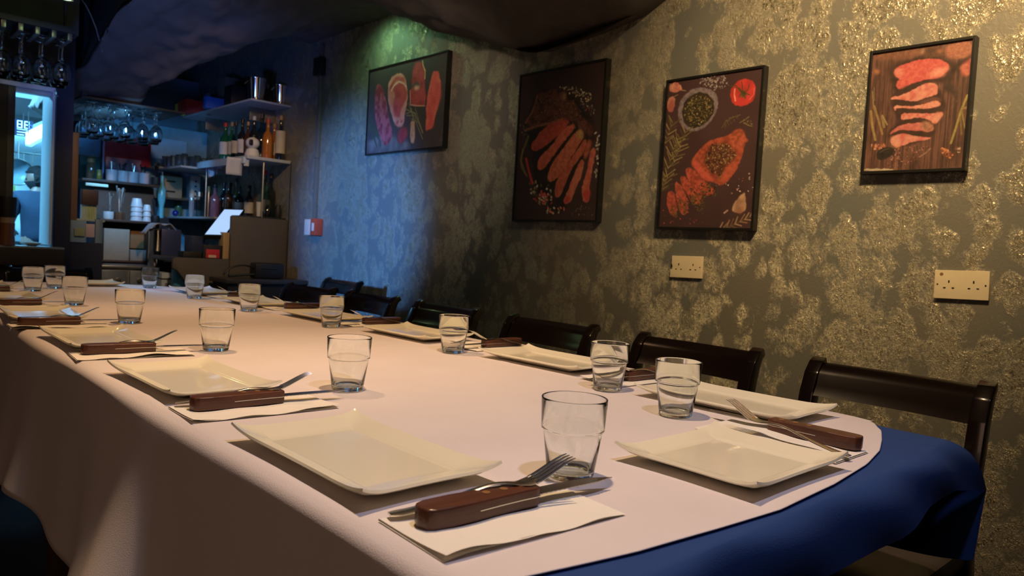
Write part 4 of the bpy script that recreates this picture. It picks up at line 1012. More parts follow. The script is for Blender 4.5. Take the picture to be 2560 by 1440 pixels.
# ------------------------------------------------------------------ chairs
chair_wood = mat('black_brown_wood', (0.011, 0.006, 0.0045), (0.006, 0.004, 0.0035), rough=0.2, scale=6, stretch=(1, 1, 0.3), coat=0.25, bump=0.05)
seat_mat = mat('brown_seat', (0.055, 0.042, 0.030), (0.045, 0.034, 0.025), rough=0.5, scale=12, bump=0.2, bscale=200)
def chair():
    """local: faces -x, backrest top at x = 0 plane, centre y = 0"""
    r = empty('dining_chair', (0, 0, 0))
    HW = 0.200
    MB().box((-0.45, -0.195, 0.425), (-0.075, 0.195, 0.47), 0.018).build('seat', seat_mat, r)
    MB().box((-0.43, -0.18, 0.375), (-0.09, 0.18, 0.428), 0.004).build('seat_frame', chair_wood, r)
    # posts run from the floor up to the rolled top, leaning back
    prof = [(0.030, 0.0), (-0.030, 0.30), (-0.062, 0.46), (-0.050, 0.62), (-0.028, 0.72), (-0.012, 0.765), (0.004, 0.788), (0.022, 0.798)]
    for s in (-1, 1):
        mb = MB(); vs = []; fs = []; n = len(prof)
        for i, (x, z) in enumerate(prof):
            d = 0.040 if z < 0.75 else 0.040-0.018*(z-0.75)/0.05
            tx = prof[min(i+1, n-1)][0]-prof[max(0, i-1)][0]; tz = prof[min(i+1, n-1)][1]-prof[max(0, i-1)][1]; l = math.hypot(tx, tz); nx, nz = tz/l, -tx/l
            ya, yb = s*HW, s*(HW-0.034)
            for (e, y) in ((-1, ya), (1, ya), (1, yb), (-1, yb)): vs.append((x+nx*e*d/2, y, z+nz*e*d/2))
        for i in range(n-1):
            for k in range(4): fs.append((i*4+k, i*4+(k+1) % 4, (i+1)*4+(k+1) % 4, (i+1)*4+k))
        fs += [(0, 1, 2, 3), tuple((n-1)*4+k for k in (3, 2, 1, 0))]
        bm = bmesh.new(); bv = [bm.verts.new(v) for v in vs]
        for f in fs: bm.faces.new([bv[i] for i in f])
        bmesh.ops.recalc_face_normals(bm, faces=bm.faces[:]); bmesh.ops.bevel(bm, geom=bm.edges[:], offset=0.004, segments=2, affect='EDGES', profile=0.6)
        bm.verts.index_update(); m3 = MB().add([v.co.copy() for v in bm.verts], [[v.index for v in f.verts] for f in bm.faces]); bm.free()
        m3.build('back_post', chair_wood, r)
        MB().box((-0.425, s*0.178-0.018, 0.0), (-0.389, s*0.178+0.018, 0.378), 0.004).build('front_leg', chair_wood, r)
    # top rail, curved and rolled over at the top
    mb = MB(); cs = [(-0.046, 0.718), (-0.030, 0.742), (-0.022, 0.768), (-0.008, 0.786), (0.010, 0.795), (0.018, 0.790), (0.004, 0.776), (-0.004, 0.752), (-0.018, 0.722)]
    vs = []; fs = []; n = len(cs); ny = 12
    for i in range(ny+1):
        y = -0.168+0.336*i/ny; bow = 0.016*(1-(y/0.17)**2)
        for x, z in cs: vs.append((x+bow, y, z))
    for i in range(ny):
        for k in range(n): fs.append((i*n+k, i*n+(k+1) % n, (i+1)*n+(k+1) % n, (i+1)*n+k))
    mb.add(vs, fs).build('top_rail', chair_wood, r, True, 50)
    MB().box((-0.058, -0.168, 0.50), (-0.040, 0.168, 0.535), 0.004).build('lower_rail', chair_wood, r)
    return r
CH = chair()
wall_chairs = [(1.805, 0.626, 0.0, 'black-brown wooden chair nearest the camera, behind the blue cloth corner'),
    (1.805, 1.158, 0.0, 'black-brown wooden chair second from the camera along the wall side'),
    (1.805, 1.728, 0.02, 'black-brown wooden chair third from the camera along the wall side'),
    (1.805, 2.300, 0.0, 'black-brown wooden chair fourth from the camera along the wall side'),
    (1.805, 2.845, 0.0, 'black-brown wooden chair fifth from the camera along the wall side'),
    (1.76, 3.33, 0.12, 'black-brown wooden chair sixth from the camera, with a blue gleam on its rail'),
    (2.28, 3.915, 0.0, 'black-brown wooden chair standing apart against the wall near the bar bench'),
    (0.885, 4.52, PI/2, 'black-brown wooden chair at the far end of the table below the hatch counter'),
    (0.42, 4.52, PI/2, 'black-brown wooden chair at the far end, cut by the left edge of the view')]
for i, (x, y, rz, lab) in enumerate(wall_chairs):
    o = CH if i == 0 else copy_tree(CH, (x, y, 0), rz, lab)
    o.location = (x, y, 0); o.rotation_euler = (0, 0, rz); tag(o, lab, 'chair', 'dark wooden chairs around the table')

# ------------------------------------------------------------------ bar corner
def span(px0, px1, pyt, pyb, y, z=None):
    A = at(px0, pyb, y); B = at(px1, pyb, y); T = at((px0+px1)/2, pyt, y); z0 = (A.z+B.z)/2 if z is None else z
    return A.x, B.x, z0, T.z
def boxat(name, px0, px1, pyt, pyb, y, depth, material, label, cat, z=None, bevel=0.003, group=None):
    x0, x1, z0, z1 = span(px0, px1, pyt, pyb, y, z)
    o = MB().box((-(x1-x0)/2, 0, 0), ((x1-x0)/2, depth, z1-z0), bevel).build(name, material); o.location = ((x0+x1)/2, y, z0)
    return tag(o, label, cat, group)
def cylat(name, px, w, pyt, pyb, y, material, label, cat, z=None, prof=None, group=None, seg=20):
    x0, x1, z0, z1 = span(px-w/2, px+w/2, pyt, pyb, y, z); r = (x1-x0)/2*0.80; h = z1-z0
    prof = prof or [(0.92, 0), (1, 0.03), (1, 0.97), (0.95, 1)]
    o = MB().lathe([(r*a, h*b) for a, b in prof], seg).build(name, material); o.location = ((x0+x1)/2, y, z0)
    return tag(o, label, cat, group)
grey_shelf = mat('grey_white_shelf', (0.34, 0.38, 0.42), (0.30, 0.34, 0.38), rough=0.4)
steel_rod = mat('steel_rod', (0.45, 0.42, 0.38), rough=0.3, metal=1.0)
black = mat('matt_black', (0.010, 0.010, 0.011), (0.007, 0.007, 0.008), rough=0.6)
# end panel of the bar and its low counter
t = empty('bar_end_panel', (2.29, 5.1, 0.0), 0, 'plain brown end panel of the bar standing against the wall behind the black bag', 'panel')
pt = at(650, 545, 5.1)
MB().box((-0.21, 0.0, 0.0), (0.205, 0.03, pt.z), 0.002).build('board', brown_panel, t)
t = empty('bar_counter', (1.9, 5.1, 0), 0, 'low brown bar counter with a rounded free end, left of the end panel', 'counter')
ct = at(500, 646, 5.1).z
l = at(432, 660, 5.1).x-1.9; r_ = 0.175
mb = MB(); poly = [(l, 0.79), (l, 0.845), (l+0.02, ct), (r_, ct), (r_, 0.40), (l+0.17, 0.40), (l+0.15, 0.62), (l+0.03, 0.775)]
mb.M = Matrix(((1, 0, 0, 0), (0, 0, 1, 0), (0, 1, 0, 0), (0, 0, 0, 1))); mb.prism(poly, 0.0, 0.03, 0.002); mb.build('front_board', brown_panel, t)
MB().box((l+0.02, 0.03, ct-0.03), (r_, 0.50, ct-0.001), 0.003).build('worktop', mat('counter_top', (0.05, 0.05, 0.055), rough=0.35), t)
MB().box((l+0.3, 0.05, 0.0), (r_, 0.45, ct-0.032)).build('carcass', black, t)
t = empty('bar_bench', (2.2, 4.75, 0), 0, 'dark low bench in front of the bar panel carrying the black bag', 'bench')
bz0 = at(640, 697, 4.85).z
MB().box((-0.28, 0.0, bz0-0.03), (0.29, 0.30, bz0), 0.006).build('top', mat('bench_top', (0.032, 0.030, 0.032), rough=0.35), t)
MB().box((-0.26, 0.02, 0.0), (0.27, 0.28, bz0-0.031)).build('base', black, t)
# black shoulder bag
xa, xb, _, zt = span(630, 703, 657, 700, 4.88)
t = empty('shoulder_bag', ((xa+xb)/2, 4.88, bz0), 0, 'black shoulder bag with a looped strap lying on the dark bench', 'bag')
w = (xb-xa)/2; h = zt-bz0
leather = mat('black_leather', (0.006, 0.006, 0.006), (0.009, 0.008, 0.008), rough=0.45, bump=0.4, bscale=120)
mb = MB().box((-w, -0.05, 0.001), (w, 0.06, h), 0.022); mb.build('body', leather, t)
MB().tube([(w*0.5, -0.052, h*0.62), (-w*0.6, -0.052, h*0.66)], 0.003, 6).build('zip', mat('dark_zip', (0.03, 0.03, 0.03), rough=0.3, metal=0.6), t)
mb = MB(); pts = []
for k in range(15):
    a = PI*k/14; pts.append((-w*0.7-0.115*(1-math.cos(a)), -0.01, 0.018+0.085*math.sin(a)*(1-0.35*k/14)))
mb.tube(pts, 0.012, 8, flat=0.5)
mb.tube([(-w*0.8, -0.02, 0.03), (-w-0.09, -0.02, 0.022), (-w-0.17, -0.02, 0.016)], 0.014, 8, flat=0.6); mb.build('strap', leather, t)

# wall shelves in the corner
t = empty('wall_shelf', (2.5, 5.14, 1.985), 0, 'top grey shelf on the wall with ice buckets and boxes on it', 'shelf')
MB().box((-0.30, 0, 0), (0, 1.36, 0.014), 0.002).build('board', grey_shelf, t)
for yy in (0.25, 1.1): MB().box((-0.20, yy, -0.10), (0, yy+0.012, -0.001), 0.002).build('bracket', steel_rod, t)
MB().box((-0.26, 0.9, -0.012), (-0.24, 0.93, -0.0005)).build('hook', steel_rod, t)
t = empty('wall_shelf', (2.5, 5.10, 1.572), 0, 'middle grey shelf on the wall crowded with liquor bottles', 'shelf')
MB().box((-0.33, 0, 0), (0, 0.90, 0.022), 0.003).build('board', grey_shelf, t)
MB().box((-0.345, 0.02, -0.035), (-0.331, 0.90, 0.010), 0.002).build('light_strip', mat('edge_strip', (0.40, 0.50, 0.58), rough=0.35), t)
t = empty('wall_shelf', (2.5, 6.02, 1.535), 0, 'short grey shelf behind the bottle shelf holding rows of tumblers', 'shelf')
MB().box((-0.46, 0, 0), (0, 0.55, 0.016), 0.003).build('board', grey_shelf, t)
t = empty('wall_shelf', (2.5, 5.62, 1.145), 0, 'lowest grey shelf behind the sloping screen with jars and bottles', 'shelf')
MB().box((-0.34, 0, 0), (0, 1.30, 0.016), 0.003).build('board', grey_shelf, t)
for k, (px, y, z0, z1, nm) in enumerate(((657, 5.14, 1.10, 1.571, 'thin steel rod hanging under the middle shelf, right of the sloping screen'), (515, 5.98, 1.161, 1.571, 'steel rod at the far end of the middle shelf'))):
    x = at(px, 470, y).x; o = MB().tube([(0, 0, 0), (0, 0, z1-z0)], 0.006, 8).build('shelf_rod', steel_rod); o.location = (x, y, z0); tag(o, nm, 'rod')

# bottles
def bottle(x, y, z, h, r, cg, cap, lab, label, neck=0.38, clear=False, labr=(0.18, 0.5), seg=16):
    t = empty('liquor_bottle', (x, y, z), 0, label, 'bottle', 'bottles on the bar shelves')
    sh = 1-neck
    prof = [(0, 0), (r*0.95, 0), (r, h*0.02), (r, h*(sh-0.08)), (r*0.85, h*(sh)), (r*0.36, h*(sh+0.09)), (r*0.32, h*0.90), (r*0.36, h*0.915), (r*0.36, h*0.93), (0, h*0.93)]
    MB().lathe(prof, seg).build('body', cg, t)
    MB().lathe([(0, h*0.90), (r*0.40, h*0.90), (r*0.40, h*0.995), (r*0.34, h), (0, h)], seg).build('cap', cap, t)
    if lab: MB().lathe([(r*1.0, h*labr[0]), (r*1.02, h*labr[0]), (r*1.02, h*labr[1]), (r*1.0, h*labr[1])], seg, close=False).build('label', lab, t)
    return t
G = lambda n, c, rough=0.1: mat(n, c, rough=rough, coat=0.8)
green_g, dark_g, amber_g, clear_g, brown_g = G('green_glass', (0.01, 0.09, 0.04)), G('dark_glass', (0.010, 0.012, 0.014)), G('amber_liquor', (0.34, 0.12, 0.02)), glass_mat('pale_glass', (0.75, 0.85, 0.88), 0.35), G('brown_glass', (0.06, 0.025, 0.01))
cream_l, white_l, black_c, red_c, gold_c = mat('cream_label', (0.42, 0.37, 0.26), rough=0.7), mat('white_label', (0.5, 0.5, 0.48), rough=0.7), mat('black_cap', (0.015, 0.014, 0.014), rough=0.4), mat('red_cap', (0.45, 0.03, 0.02), rough=0.4), mat('gold_cap', (0.35, 0.20, 0.08), rough=0.4)
zs = 1.5945
for px, y, hh, r, cg, cap, lab, lb in (
    (562, 5.78, .30, .040, green_g, red_c, white_l, 'round green bottle with a pale label, first of the bottles on the middle shelf'),
    (578, 5.70, .30, .030, green_g, gold_c, cream_l, 'slim green bottle with a gold neck on the middle shelf'),
    (588, 5.58, .29, .030, clear_g, black_c, cream_l, 'clear bottle with a black cap and cream label on the middle shelf'),
    (604, 5.52, .31, .032, dark_g, black_c, white_l, 'dark bottle with a wide black cap behind the round white ornament'),
    (618, 5.42, .28, .028, brown_g, gold_c, None, 'brown bottle with a bronze cap in the middle of the middle shelf'),
    (633, 5.36, .32, .032, dark_g, white_l, None, 'tall dark bottle with a white cap on the middle shelf'),
    (652, 5.38, .35, .042, clear_g, black_c, None, 'tallest clear bottle with a dark stopper on the middle shelf'),
    (668, 5.26, .30, .038, amber_g, red_c, None, 'amber bottle with an orange-red cap on the middle shelf'),
    (684, 5.36, .29, .036, amber_g, gold_c, cream_l, 'amber bottle with a gold cap half hidden near the wall'),
    (700, 5.20, .33, .036, dark_g, gold_c, cream_l, 'dark bottle with a large cream label nearest the wall on the middle shelf')):
    bottle(at(px, 380, y).x, y, zs, hh, r, cg, cap, lab, lb, labr=(0.16, 0.66) if 'large cream' in lb else (0.18, 0.5))
zs = 1.1615
for px, y, hh, r, cg, cap, lab, lb in (
    (538, 6.05, .27, .040, G('plum_glass', (0.16, 0.07, 0.10)), black_c, None, 'plum coloured bottle with a black neck on the lowest shelf'),
    (560, 6.10, .30, .034, dark_g, black_c, None, 'black-necked dark bottle right of the plum bottle'),
    (572, 5.90, .29, .034, brown_g, black_c, None, 'brown bottle behind the top of the sloping screen'),
    (590, 5.95, .33, .030, G('olive_glass', (0.12, 0.11, 0.03)), black_c, cream_l, 'olive bottle with a yellowish neck behind the sloping screen'),
    (604, 6.08, .30, .034, dark_g, black_c, None, 'dark bottle right of the olive bottle on the lowest shelf'),
    (620, 5.90, .27, .036, dark_g, black_c, white_l, 'dark bottle with a white label, left one of a pair'),
    (638, 5.71, .27, .036, dark_g, black_c, white_l, 'dark bottle with a white label, right one of a pair'),
    (676, 5.40, .27, .034, green_g, black_c, cream_l, 'green bottle with a yellowish label above the end panel'),
    (688, 5.43, .36, .032, green_g, red_c, None, 'tall green bottle with a red capsule above the end panel'),
    (706, 5.33, .33, .036, clear_g, black_c, None, 'clear bottle with a black cap in the corner above the end panel')):
    zq = zs if px < 660 else at(690, 546, 5.30).z+0.0005
    bottle(min(at(px, 480, y).x, 2.46), y, zq, hh, r, cg, cap, lab, lb)
# round white ornament with a black face window
x = at(637, 370, 5.16).x
t = empty('round_ornament', (x, 5.20, 1.5945), 0, 'small white round-headed ornament with a black round face among the bottles', 'ornament')
MB().lathe([(0, 0), (0.050, 0), (0.052, 0.02), (0.040, 0.055), (0.02, 0.066), (0, 0.067)], 20).build('body', white_l, t)
m2 = MB(); m2.lathe([(0.048*math.sin(PI*k/12), 0.100-0.042*math.cos(PI*k/12)) for k in range(13)], 20, close=False); hd = m2.build('head', white_l, t)
m2 = MB(); m2.M = Matrix.Translation((-0.022, -0.040, 0.10)) @ Matrix.Rotation(0.5, 4, 'Z') @ Matrix.Rotation(PI/2, 4, 'X'); m2.lathe([(0, 0.008), (0.018, 0.006), (0.022, 0.0), (0.022, -0.01)], 18); m2.build('face_window', black, hd)
# round black lidded pot etc. behind the end panel
cylat('black_pot', 668, 22, 512, 545, 5.25, G('black_enamel', (0.008, 0.008, 0.01)), 'round black pot behind the top edge of the end panel', 'pot', z=None, prof=[(0.5, 0), (0.95, 0.25), (1, 0.5), (0.8, 0.8), (0.3, 0.95), (0.12, 1)])
cylat('black_jug', 694, 20, 512, 547, 5.20, black, 'large black jug in the corner behind the end panel', 'jug', prof=[(0.7, 0), (0.95, 0.2), (1, 0.6), (0.8, 0.9), (0.6, 1)])
cylat('white_cup', 646, 16, 505, 545, 5.30, white_l, 'white paper cup behind the end panel beside the steel rod', 'cup', prof=[(0.7, 0), (1, 0.95), (1.05, 1)])
sup = empty('bar_back_counter', (2.33, 5.30, 0), 0, 'dark back counter hidden behind the end panel', 'counter')
zb = at(690, 546, 5.30).z
MB().box((-0.15, -0.165, 0), (0.165, 0.20, zb), 0.002).build('carcass', black, sup)
# notes taped under the middle shelf, hanging cloth
note = mat('pale_note', (0.45, 0.48, 0.52), rough=0.7)
for k, (a0, a1, b0, b1, y, lab) in enumerate(((566, 606, 405, 437, 5.16, 'large pale note hanging from the edge of the middle shelf'), (543, 558, 408, 421, 5.70, 'small pale note under the middle shelf edge beside the hanging cloth'), (611, 624, 400, 415, 5.12, 'small square note at the near corner of the middle shelf'))):
    x0, x1, z0, z1 = span(a0, a1, b0, b1, y); z1 = 1.5715
    o = MB().grid(lambda u, v: (x0-((x0+x1)/2)+(x1-x0)*u, 0.012*math.sin(v*2), (z0-z1)*v), 4, 6).build('paper_note', note); o.location = ((x0+x1)/2, y, z1); tag(o, lab, 'note', 'notes on the bar shelves')
    sd = o.modifiers.new('t', 'SOLIDIFY'); sd.thickness = 0.001
x0, x1, z0, z1 = span(518, 546, 408, 446, 5.85)
o = MB().grid(lambda u, v: ((x1-x0)*(u-0.5)*(1-0.25*v), 0.015*math.sin(u*9)*v, (z0-1.5715)*v*(1-0.35*u)), 10, 8).build('hanging_cloth', mat('pale_cloth', (0.40, 0.40, 0.50), rough=0.9)); o.location = ((x0+x1)/2, 5.85, 1.5715); tag(o, 'pale cloth draped down from the middle shelf', 'cloth')
sd = o.modifiers.new('t', 'SOLIDIFY'); sd.thickness = 0.002

# things on the top shelf (board top z = 1.999)
ZU = 2.0
def bucket(px, y, w, h, label):
    x = at(px, 230, y).x; t = empty('ice_bucket', (x, y, ZU), 0, label, 'bucket', 'steel buckets on the top shelf')
    m_ = mat('polished_steel', (0.62, 0.60, 0.56), (0.58, 0.56, 0.52), rough=0.12, metal=1.0)
    MB().lathe([(0, 0), (w*0.70, 0), (w*0.72, 0.004), (w, h*0.96), (w*1.03, h*0.98), (w*1.03, h), (w*0.97, h), (w*0.69, 0.006), (0, 0.006)], 28, close=False).build('body', m_, t)
    for s in (-1, 1):
        m2 = MB(); m2.M = Matrix.Translation((s*w*1.0, 0, h*0.80)); m2.tube([(0, -0.02, 0.01), (s*0.015, -0.012, -0.012), (s*0.018, 0, -0.016), (s*0.015, 0.012, -0.012), (0, 0.02, 0.01)], 0.003, 6); m2.build('handle', m_, t)
bucket(641, 5.27, 0.070, 0.168, 'polished steel ice bucket at the near corner of the top shelf')
bucket(702, 5.26, 0.060, 0.150, 'smaller steel ice bucket against the wall on the top shelf')
boxat('black_box', 578, 616, 214, 252, 5.55, 0.14, black, 'black box beside the steel bucket on the top shelf', 'box', z=ZU)
boxat('brown_carton', 562, 612, 196, 250, 5.95, 0.16, mat('dull_carton', (0.16, 0.13, 0.09), rough=0.8), 'dull brown carton behind the black box on the top shelf', 'box', z=ZU)
boxat('blue_folder', 515, 572, 245, 262, 5.86, 0.06, mat('blue_plastic', (0.05, 0.18, 0.60), rough=0.4), 'blue folder lying on the top shelf', 'folder', z=ZU+0.0)
boxat('red_box', 466, 512, 250, 275, 6.18, 0.20, mat('red_carton', (0.60, 0.04, 0.03), rough=0.6), 'flat red box near the far end of the top shelf', 'box', z=ZU)
boxat('yellow_box', 441, 462, 260, 283, 6.44, 0.04, mat('yellow_carton', (0.85, 0.85, 0.08), rough=0.6), 'yellow and green box at the far end of the top shelf', 'box', z=ZU)
boxat('folded_cloth', 520, 560, 236, 247, 6.14, 0.10, mat('grey_cloth', (0.12, 0.14, 0.16), rough=0.9), 'folded grey cloth between the blue folder and red box', 'cloth', z=ZU)

# tumblers upside down on the short shelf
pale = clear_glass
k = 0
ROWN = ['front', 'middle', 'back']
for row in range(3):
    for c in range(4):
        x = 2.09+0.105*row; y = 6.09+0.125*c+0.02*row
        o = MB().lathe([(0, 0.085), (0.022, 0.085), (0.026, 0.08), (0.031, 0), (0.029, 0), (0.024, 0.077), (0, 0.079)], 16, close=False).build('stacked_tumbler', pale)
        o.location = (x, y, 1.5515); o.scale = (1, 1, 1.15)
        tag(o, 'upturned tumbler on the short shelf, %s row, %s from the bottles' % (ROWN[row], ORD[c]), 'glass', 'upturned tumblers on the short shelf')
cylat('grey_bowl', 420, 40, 392, 418, 6.62, mat('grey_ceramic', (0.16, 0.17, 0.18), rough=0.4), 'grey bowl left of the upturned tumblers', 'bowl', prof=[(0.4, 0), (0.8, 0.4), (1, 1), (0.96, 1), (0.75, 0.4), (0.0, 0.1)])
bw = at(420, 420, 6.62)
o = MB().box((-0.13, -0.09, -0.014), (0.16, 0.12, 0.0), 0.002).build('small_shelf', grey_shelf); o.location = (bw.x, 6.62, bw.z-0.003); tag(o, 'small grey shelf board carrying the grey bowl', 'shelf')

# beige appliance, white dispenser, jars on the lowest shelf / side
x0, x1, z0, z1 = span(410, 455, 441, 495, 6.55)
t = empty('beige_appliance', ((x0+x1)/2, 6.55, z0), 0, 'beige box appliance with two dark slots under the grey bowl', 'appliance')
MB().box((-(x1-x0)/2, 0, 0), ((x1-x0)/2, 0.15, z1-z0), 0.008).build('housing', mat('beige_plastic', (0.30, 0.26, 0.18), rough=0.5), t)
for q in (0.25, 0.72): MB().box((-(x1-x0)*0.40, -0.002, (z1-z0)*q), ((x1-x0)*0.10, 0.004, (z1-z0)*q+0.014)).build('slot', black, t)
MB().box((-(x1-x0)*0.45, 0.01, z1-z0), ((x1-x0)*0.40, 0.13, z1-z0+0.025), 0.01).build('lid', mat('dark_lid', (0.03, 0.025, 0.02), rough=0.5), t)
za = z0
sh = MB().box((-0.16, -0.03, -0.012), (0.23, 0.20, 0), 0.002).build('small_shelf', brown_panel); sh.location = ((x0+x1)/2, 6.55, za-0.002); tag(sh, 'brown shelf board under the beige appliance', 'shelf')
x0, x1, z0, z1 = span(478, 500, 440, 481, 6.50)
t = empty('white_dispenser', ((x0+x1)/2, 6.50, za), 0, 'white upright dispenser with four dark holes right of the beige appliance', 'dispenser')
MB().box((-(x1-x0)/2, 0, 0), ((x1-x0)/2, 0.06, z1-za), 0.005).build('housing', white_l, t)
for q in range(4): MB().box((-0.010, -0.002, 0.02+(z1-za-0.03)*q/4), (0.006, 0.003, 0.034+(z1-za-0.03)*q/4)).build('hole', black, t)
zs = 1.1615
jar = [(0.9, 0), (1, 0.05), (1, 0.72), (0.8, 0.82), (0.8, 0.84)]
def jarat(px, w, pt_, y, mb_, ml, label, z=zs, pb=540):
    x0, x1, z0, z1 = span(px-w/2, px+w/2, pt_, pb, y, z); r = (x1-x0)/2*0.85; h = z1-z
    t = empty('storage_jar', ((x0+x1)/2, y, z), 0, label, 'jar', 'jars behind the bar')
    MB().lathe([(r*a, h*b) for a, b in jar], 16).build('body', mb_, t)
    MB().lathe([(0, h*0.82), (r*0.9, h*0.82), (r*0.9, h), (0, h)], 16).build('lid', ml, t)
jarat(418, 20, 497, 6.86, G('mustard_jar', (0.22, 0.16, 0.03)), gold_c, 'mustard coloured jar below the beige appliance')
jarat(445, 22, 496, 6.70, G('green_jar', (0.05, 0.16, 0.10)), black_c, 'greenish jar right of the mustard coloured jar')
o = MB().lathe([(0.026*math.sin(PI*k/10), 0.026-0.026*math.cos(PI*k/10)) for k in range(11)], 18, close=False).build('blue_ball', G('cobalt_glass', (0.01, 0.02, 0.22))); o.location = (at(430, 520, 6.5).x+0.03, 6.5, zs); tag(o, 'small cobalt blue ball on the lowest shelf', 'ball')
jarat(478, 16, 484, 6.35, G('milky_jar', (0.22, 0.24, 0.27)), white_l, 'milky narrow jar under the white dispenser')
jarat(497, 20, 480, 6.20, clear_g, steel_rod, 'clear tall jar at the near end of the jar row')
jarat(520, 10, 466, 6.16, mat('copper_tube', (0.45, 0.22, 0.12), rough=0.3, metal=1.0), gold_c, 'thin copper coloured canister beside the steel rod')

# point of sale screen on the counter
Z0 = ct
t = empty('till_screen', (2.0, 5.35, Z0), 0, 'till with a bright sloping touch screen on the bar counter', 'till')
off = Vector((2.0, 5.35, Z0))
BL, BR, TL = at(511, 587, 5.24)-off, at(562, 588, 5.20)-off, at(561, 523, 5.42)-off; TR = BR+TL-BL
nrm = (BR-BL).cross(TL-BL).normalized(); 
if nrm.dot(FWD) > 0: nrm = -nrm
def slab(a, b, c, d, n, th, name, m_, par, grow=0.0):
    cen = (a+b+c+d)/4; P = [p+(p-cen)*grow for p in (a, b, c, d)]
    return MB().add(P+[p-n*th for p in P], [(0, 1, 2, 3), (7, 6, 5, 4), (0, 4, 5, 1), (1, 5, 6, 2), (2, 6, 7, 3), (3, 7, 4, 0)]).build(name, m_, par, False)
hs = slab(BL, BR, TR, TL, nrm, 0.03, 'housing', black, t, 0.06)
e = nrm*0.0015
slab(BL+e, BR+e, TR+e, TL+e, nrm, 0.001, 'screen', mat('lit_screen', (0.2, 0.3, 0.5), rough=0.2, emit=(0.40, 0.62, 1.0), emit_s=0.85), hs, -0.03)
MB().box((-0.11, -0.05, 0.0), (-0.02, 0.10, 0.15), 0.004).build('stand', mat('navy_plastic', (0.02, 0.03, 0.07), rough=0.35), t)
MB().box((-0.18, -0.09, 0.0), (0.0, 0.02, 0.04), 0.004).build('base', black, t)
# card terminal with red front
x0, x1, z0, z1 = span(509, 557, 613, 647, 5.16, Z0)
t = empty('card_terminal', ((x0+x1)/2, 5.165, Z0), 0, 'black card stand with a red face in front of the till', 'card stand')
w = (x1-x0)/2; h = z1-Z0
MB().box((-w, 0, 0), (w, 0.02, h), 0.003).build('frame', black, t)
MB().box((-w*0.75, -0.003, 0.004), (w*0.65, 0.001, h*0.68), 0.0005).build('red_card', mat('red_card', (0.45, 0.02, 0.03), rough=0.5), t)
MB().box((-w*0.5, -0.004, 0.006), (w*0.3, -0.001, h*0.26), 0.0003).build('pale_band', mat('pale_band', (0.5, 0.38, 0.28), rough=0.5), t)
boxat('tan_box', 556, 579, 581, 648, 5.17, 0.08, mat('tan_card', (0.36, 0.27, 0.15), rough=0.7), 'tan upright box between the till and the end panel', 'box', z=Z0)

# under-counter fridge and drawer unit, white printer box, blue bin
x0, x1, z0, z1 = span(243, 392, 664, 720, 5.62)
t = empty('fridge_unit', ((x0+x1)/2, 5.62, 0), 0, 'blue-lit steel under-counter fridge behind the far end of the table', 'fridge')
w = (x1-x0)/2; brushed = mat('brushed_steel', (0.30, 0.33, 0.36), (0.24, 0.27, 0.30), rough=0.30, metal=0.8, scale=8, stretch=(1, 1, 12))
MB().box((-w, 0, 0.05), (w, 0.55, z1-0.022), 0.004).build('cabinet', brushed, t)
MB().box((-w-0.01, -0.02, z1-0.021), (w+0.01, 0.56, z1), 0.006).build('worktop', brushed, t)
for s in (-1, 1):
    d_ = MB().box((s*w/2-w/2+0.008, -0.016, 0.08), (s*w/2+w/2-0.008, -0.001, z1-0.035), 0.004).build('door', mat('dark_steel_door', (0.16, 0.20, 0.26), rough=0.35, metal=0.6), t)
    m2 = MB(); m2.M = Matrix.Translation((s*w*0.35, -0.018, z1-0.10)) @ Matrix.Rotation(PI/2, 4, 'X'); m2.lathe([(0, 0), (0.016, 0), (0.016, 0.012), (0, 0.014)], 16); m2.build('knob', steel_rod, d_)
x0, x1, z0, z1 = span(403, 429, 682, 722, 5.3)
t = empty('white_printer', ((x0+x1)/2, 5.3, 0), 0, 'pale boxy printer on a pedestal right of the fridge', 'printer')
MB().box((-(x1-x0)/2, 0, z0-0.10), ((x1-x0)/2, 0.16, z1), 0.006).build('housing', mat('pale_plastic', (0.34, 0.42, 0.48), rough=0.4), t)
MB().box((-(x1-x0)/2*1.02, -0.003, z1-0.045), ((x1-x0)/2*1.02, 0.10, z1-0.038)).build('seam', black, t)
MB().box((-0.01, -0.004, z1-0.10), (0.02, 0.0, z1-0.07), 0.001).build('button', mat('grey_button', (0.1, 0.12, 0.15), rough=0.5), t)
MB().box((-(x1-x0)/2*0.9, 0.01, 0), ((x1-x0)/2*0.9, 0.15, z0-0.101)).build('pedestal', black, t)
x0, x1, z0, z1 = span(441, 478, 674, 722, 5.22)
o = MB().lathe([(0, 0), (0.055, 0), (0.075, z1), (0.079, z1+0.002), (0.071, z1+0.002), (0.052, 0.01), (0, 0.01)], 20, close=False).build('blue_bin', mat('blue_bin_plastic', (0.06, 0.26, 0.42), rough=0.4)); o.location = ((x0+x1)/2+0.0, 5.24, 0); tag(o, 'light blue waste bin under the overhang of the bar counter', 'bin')

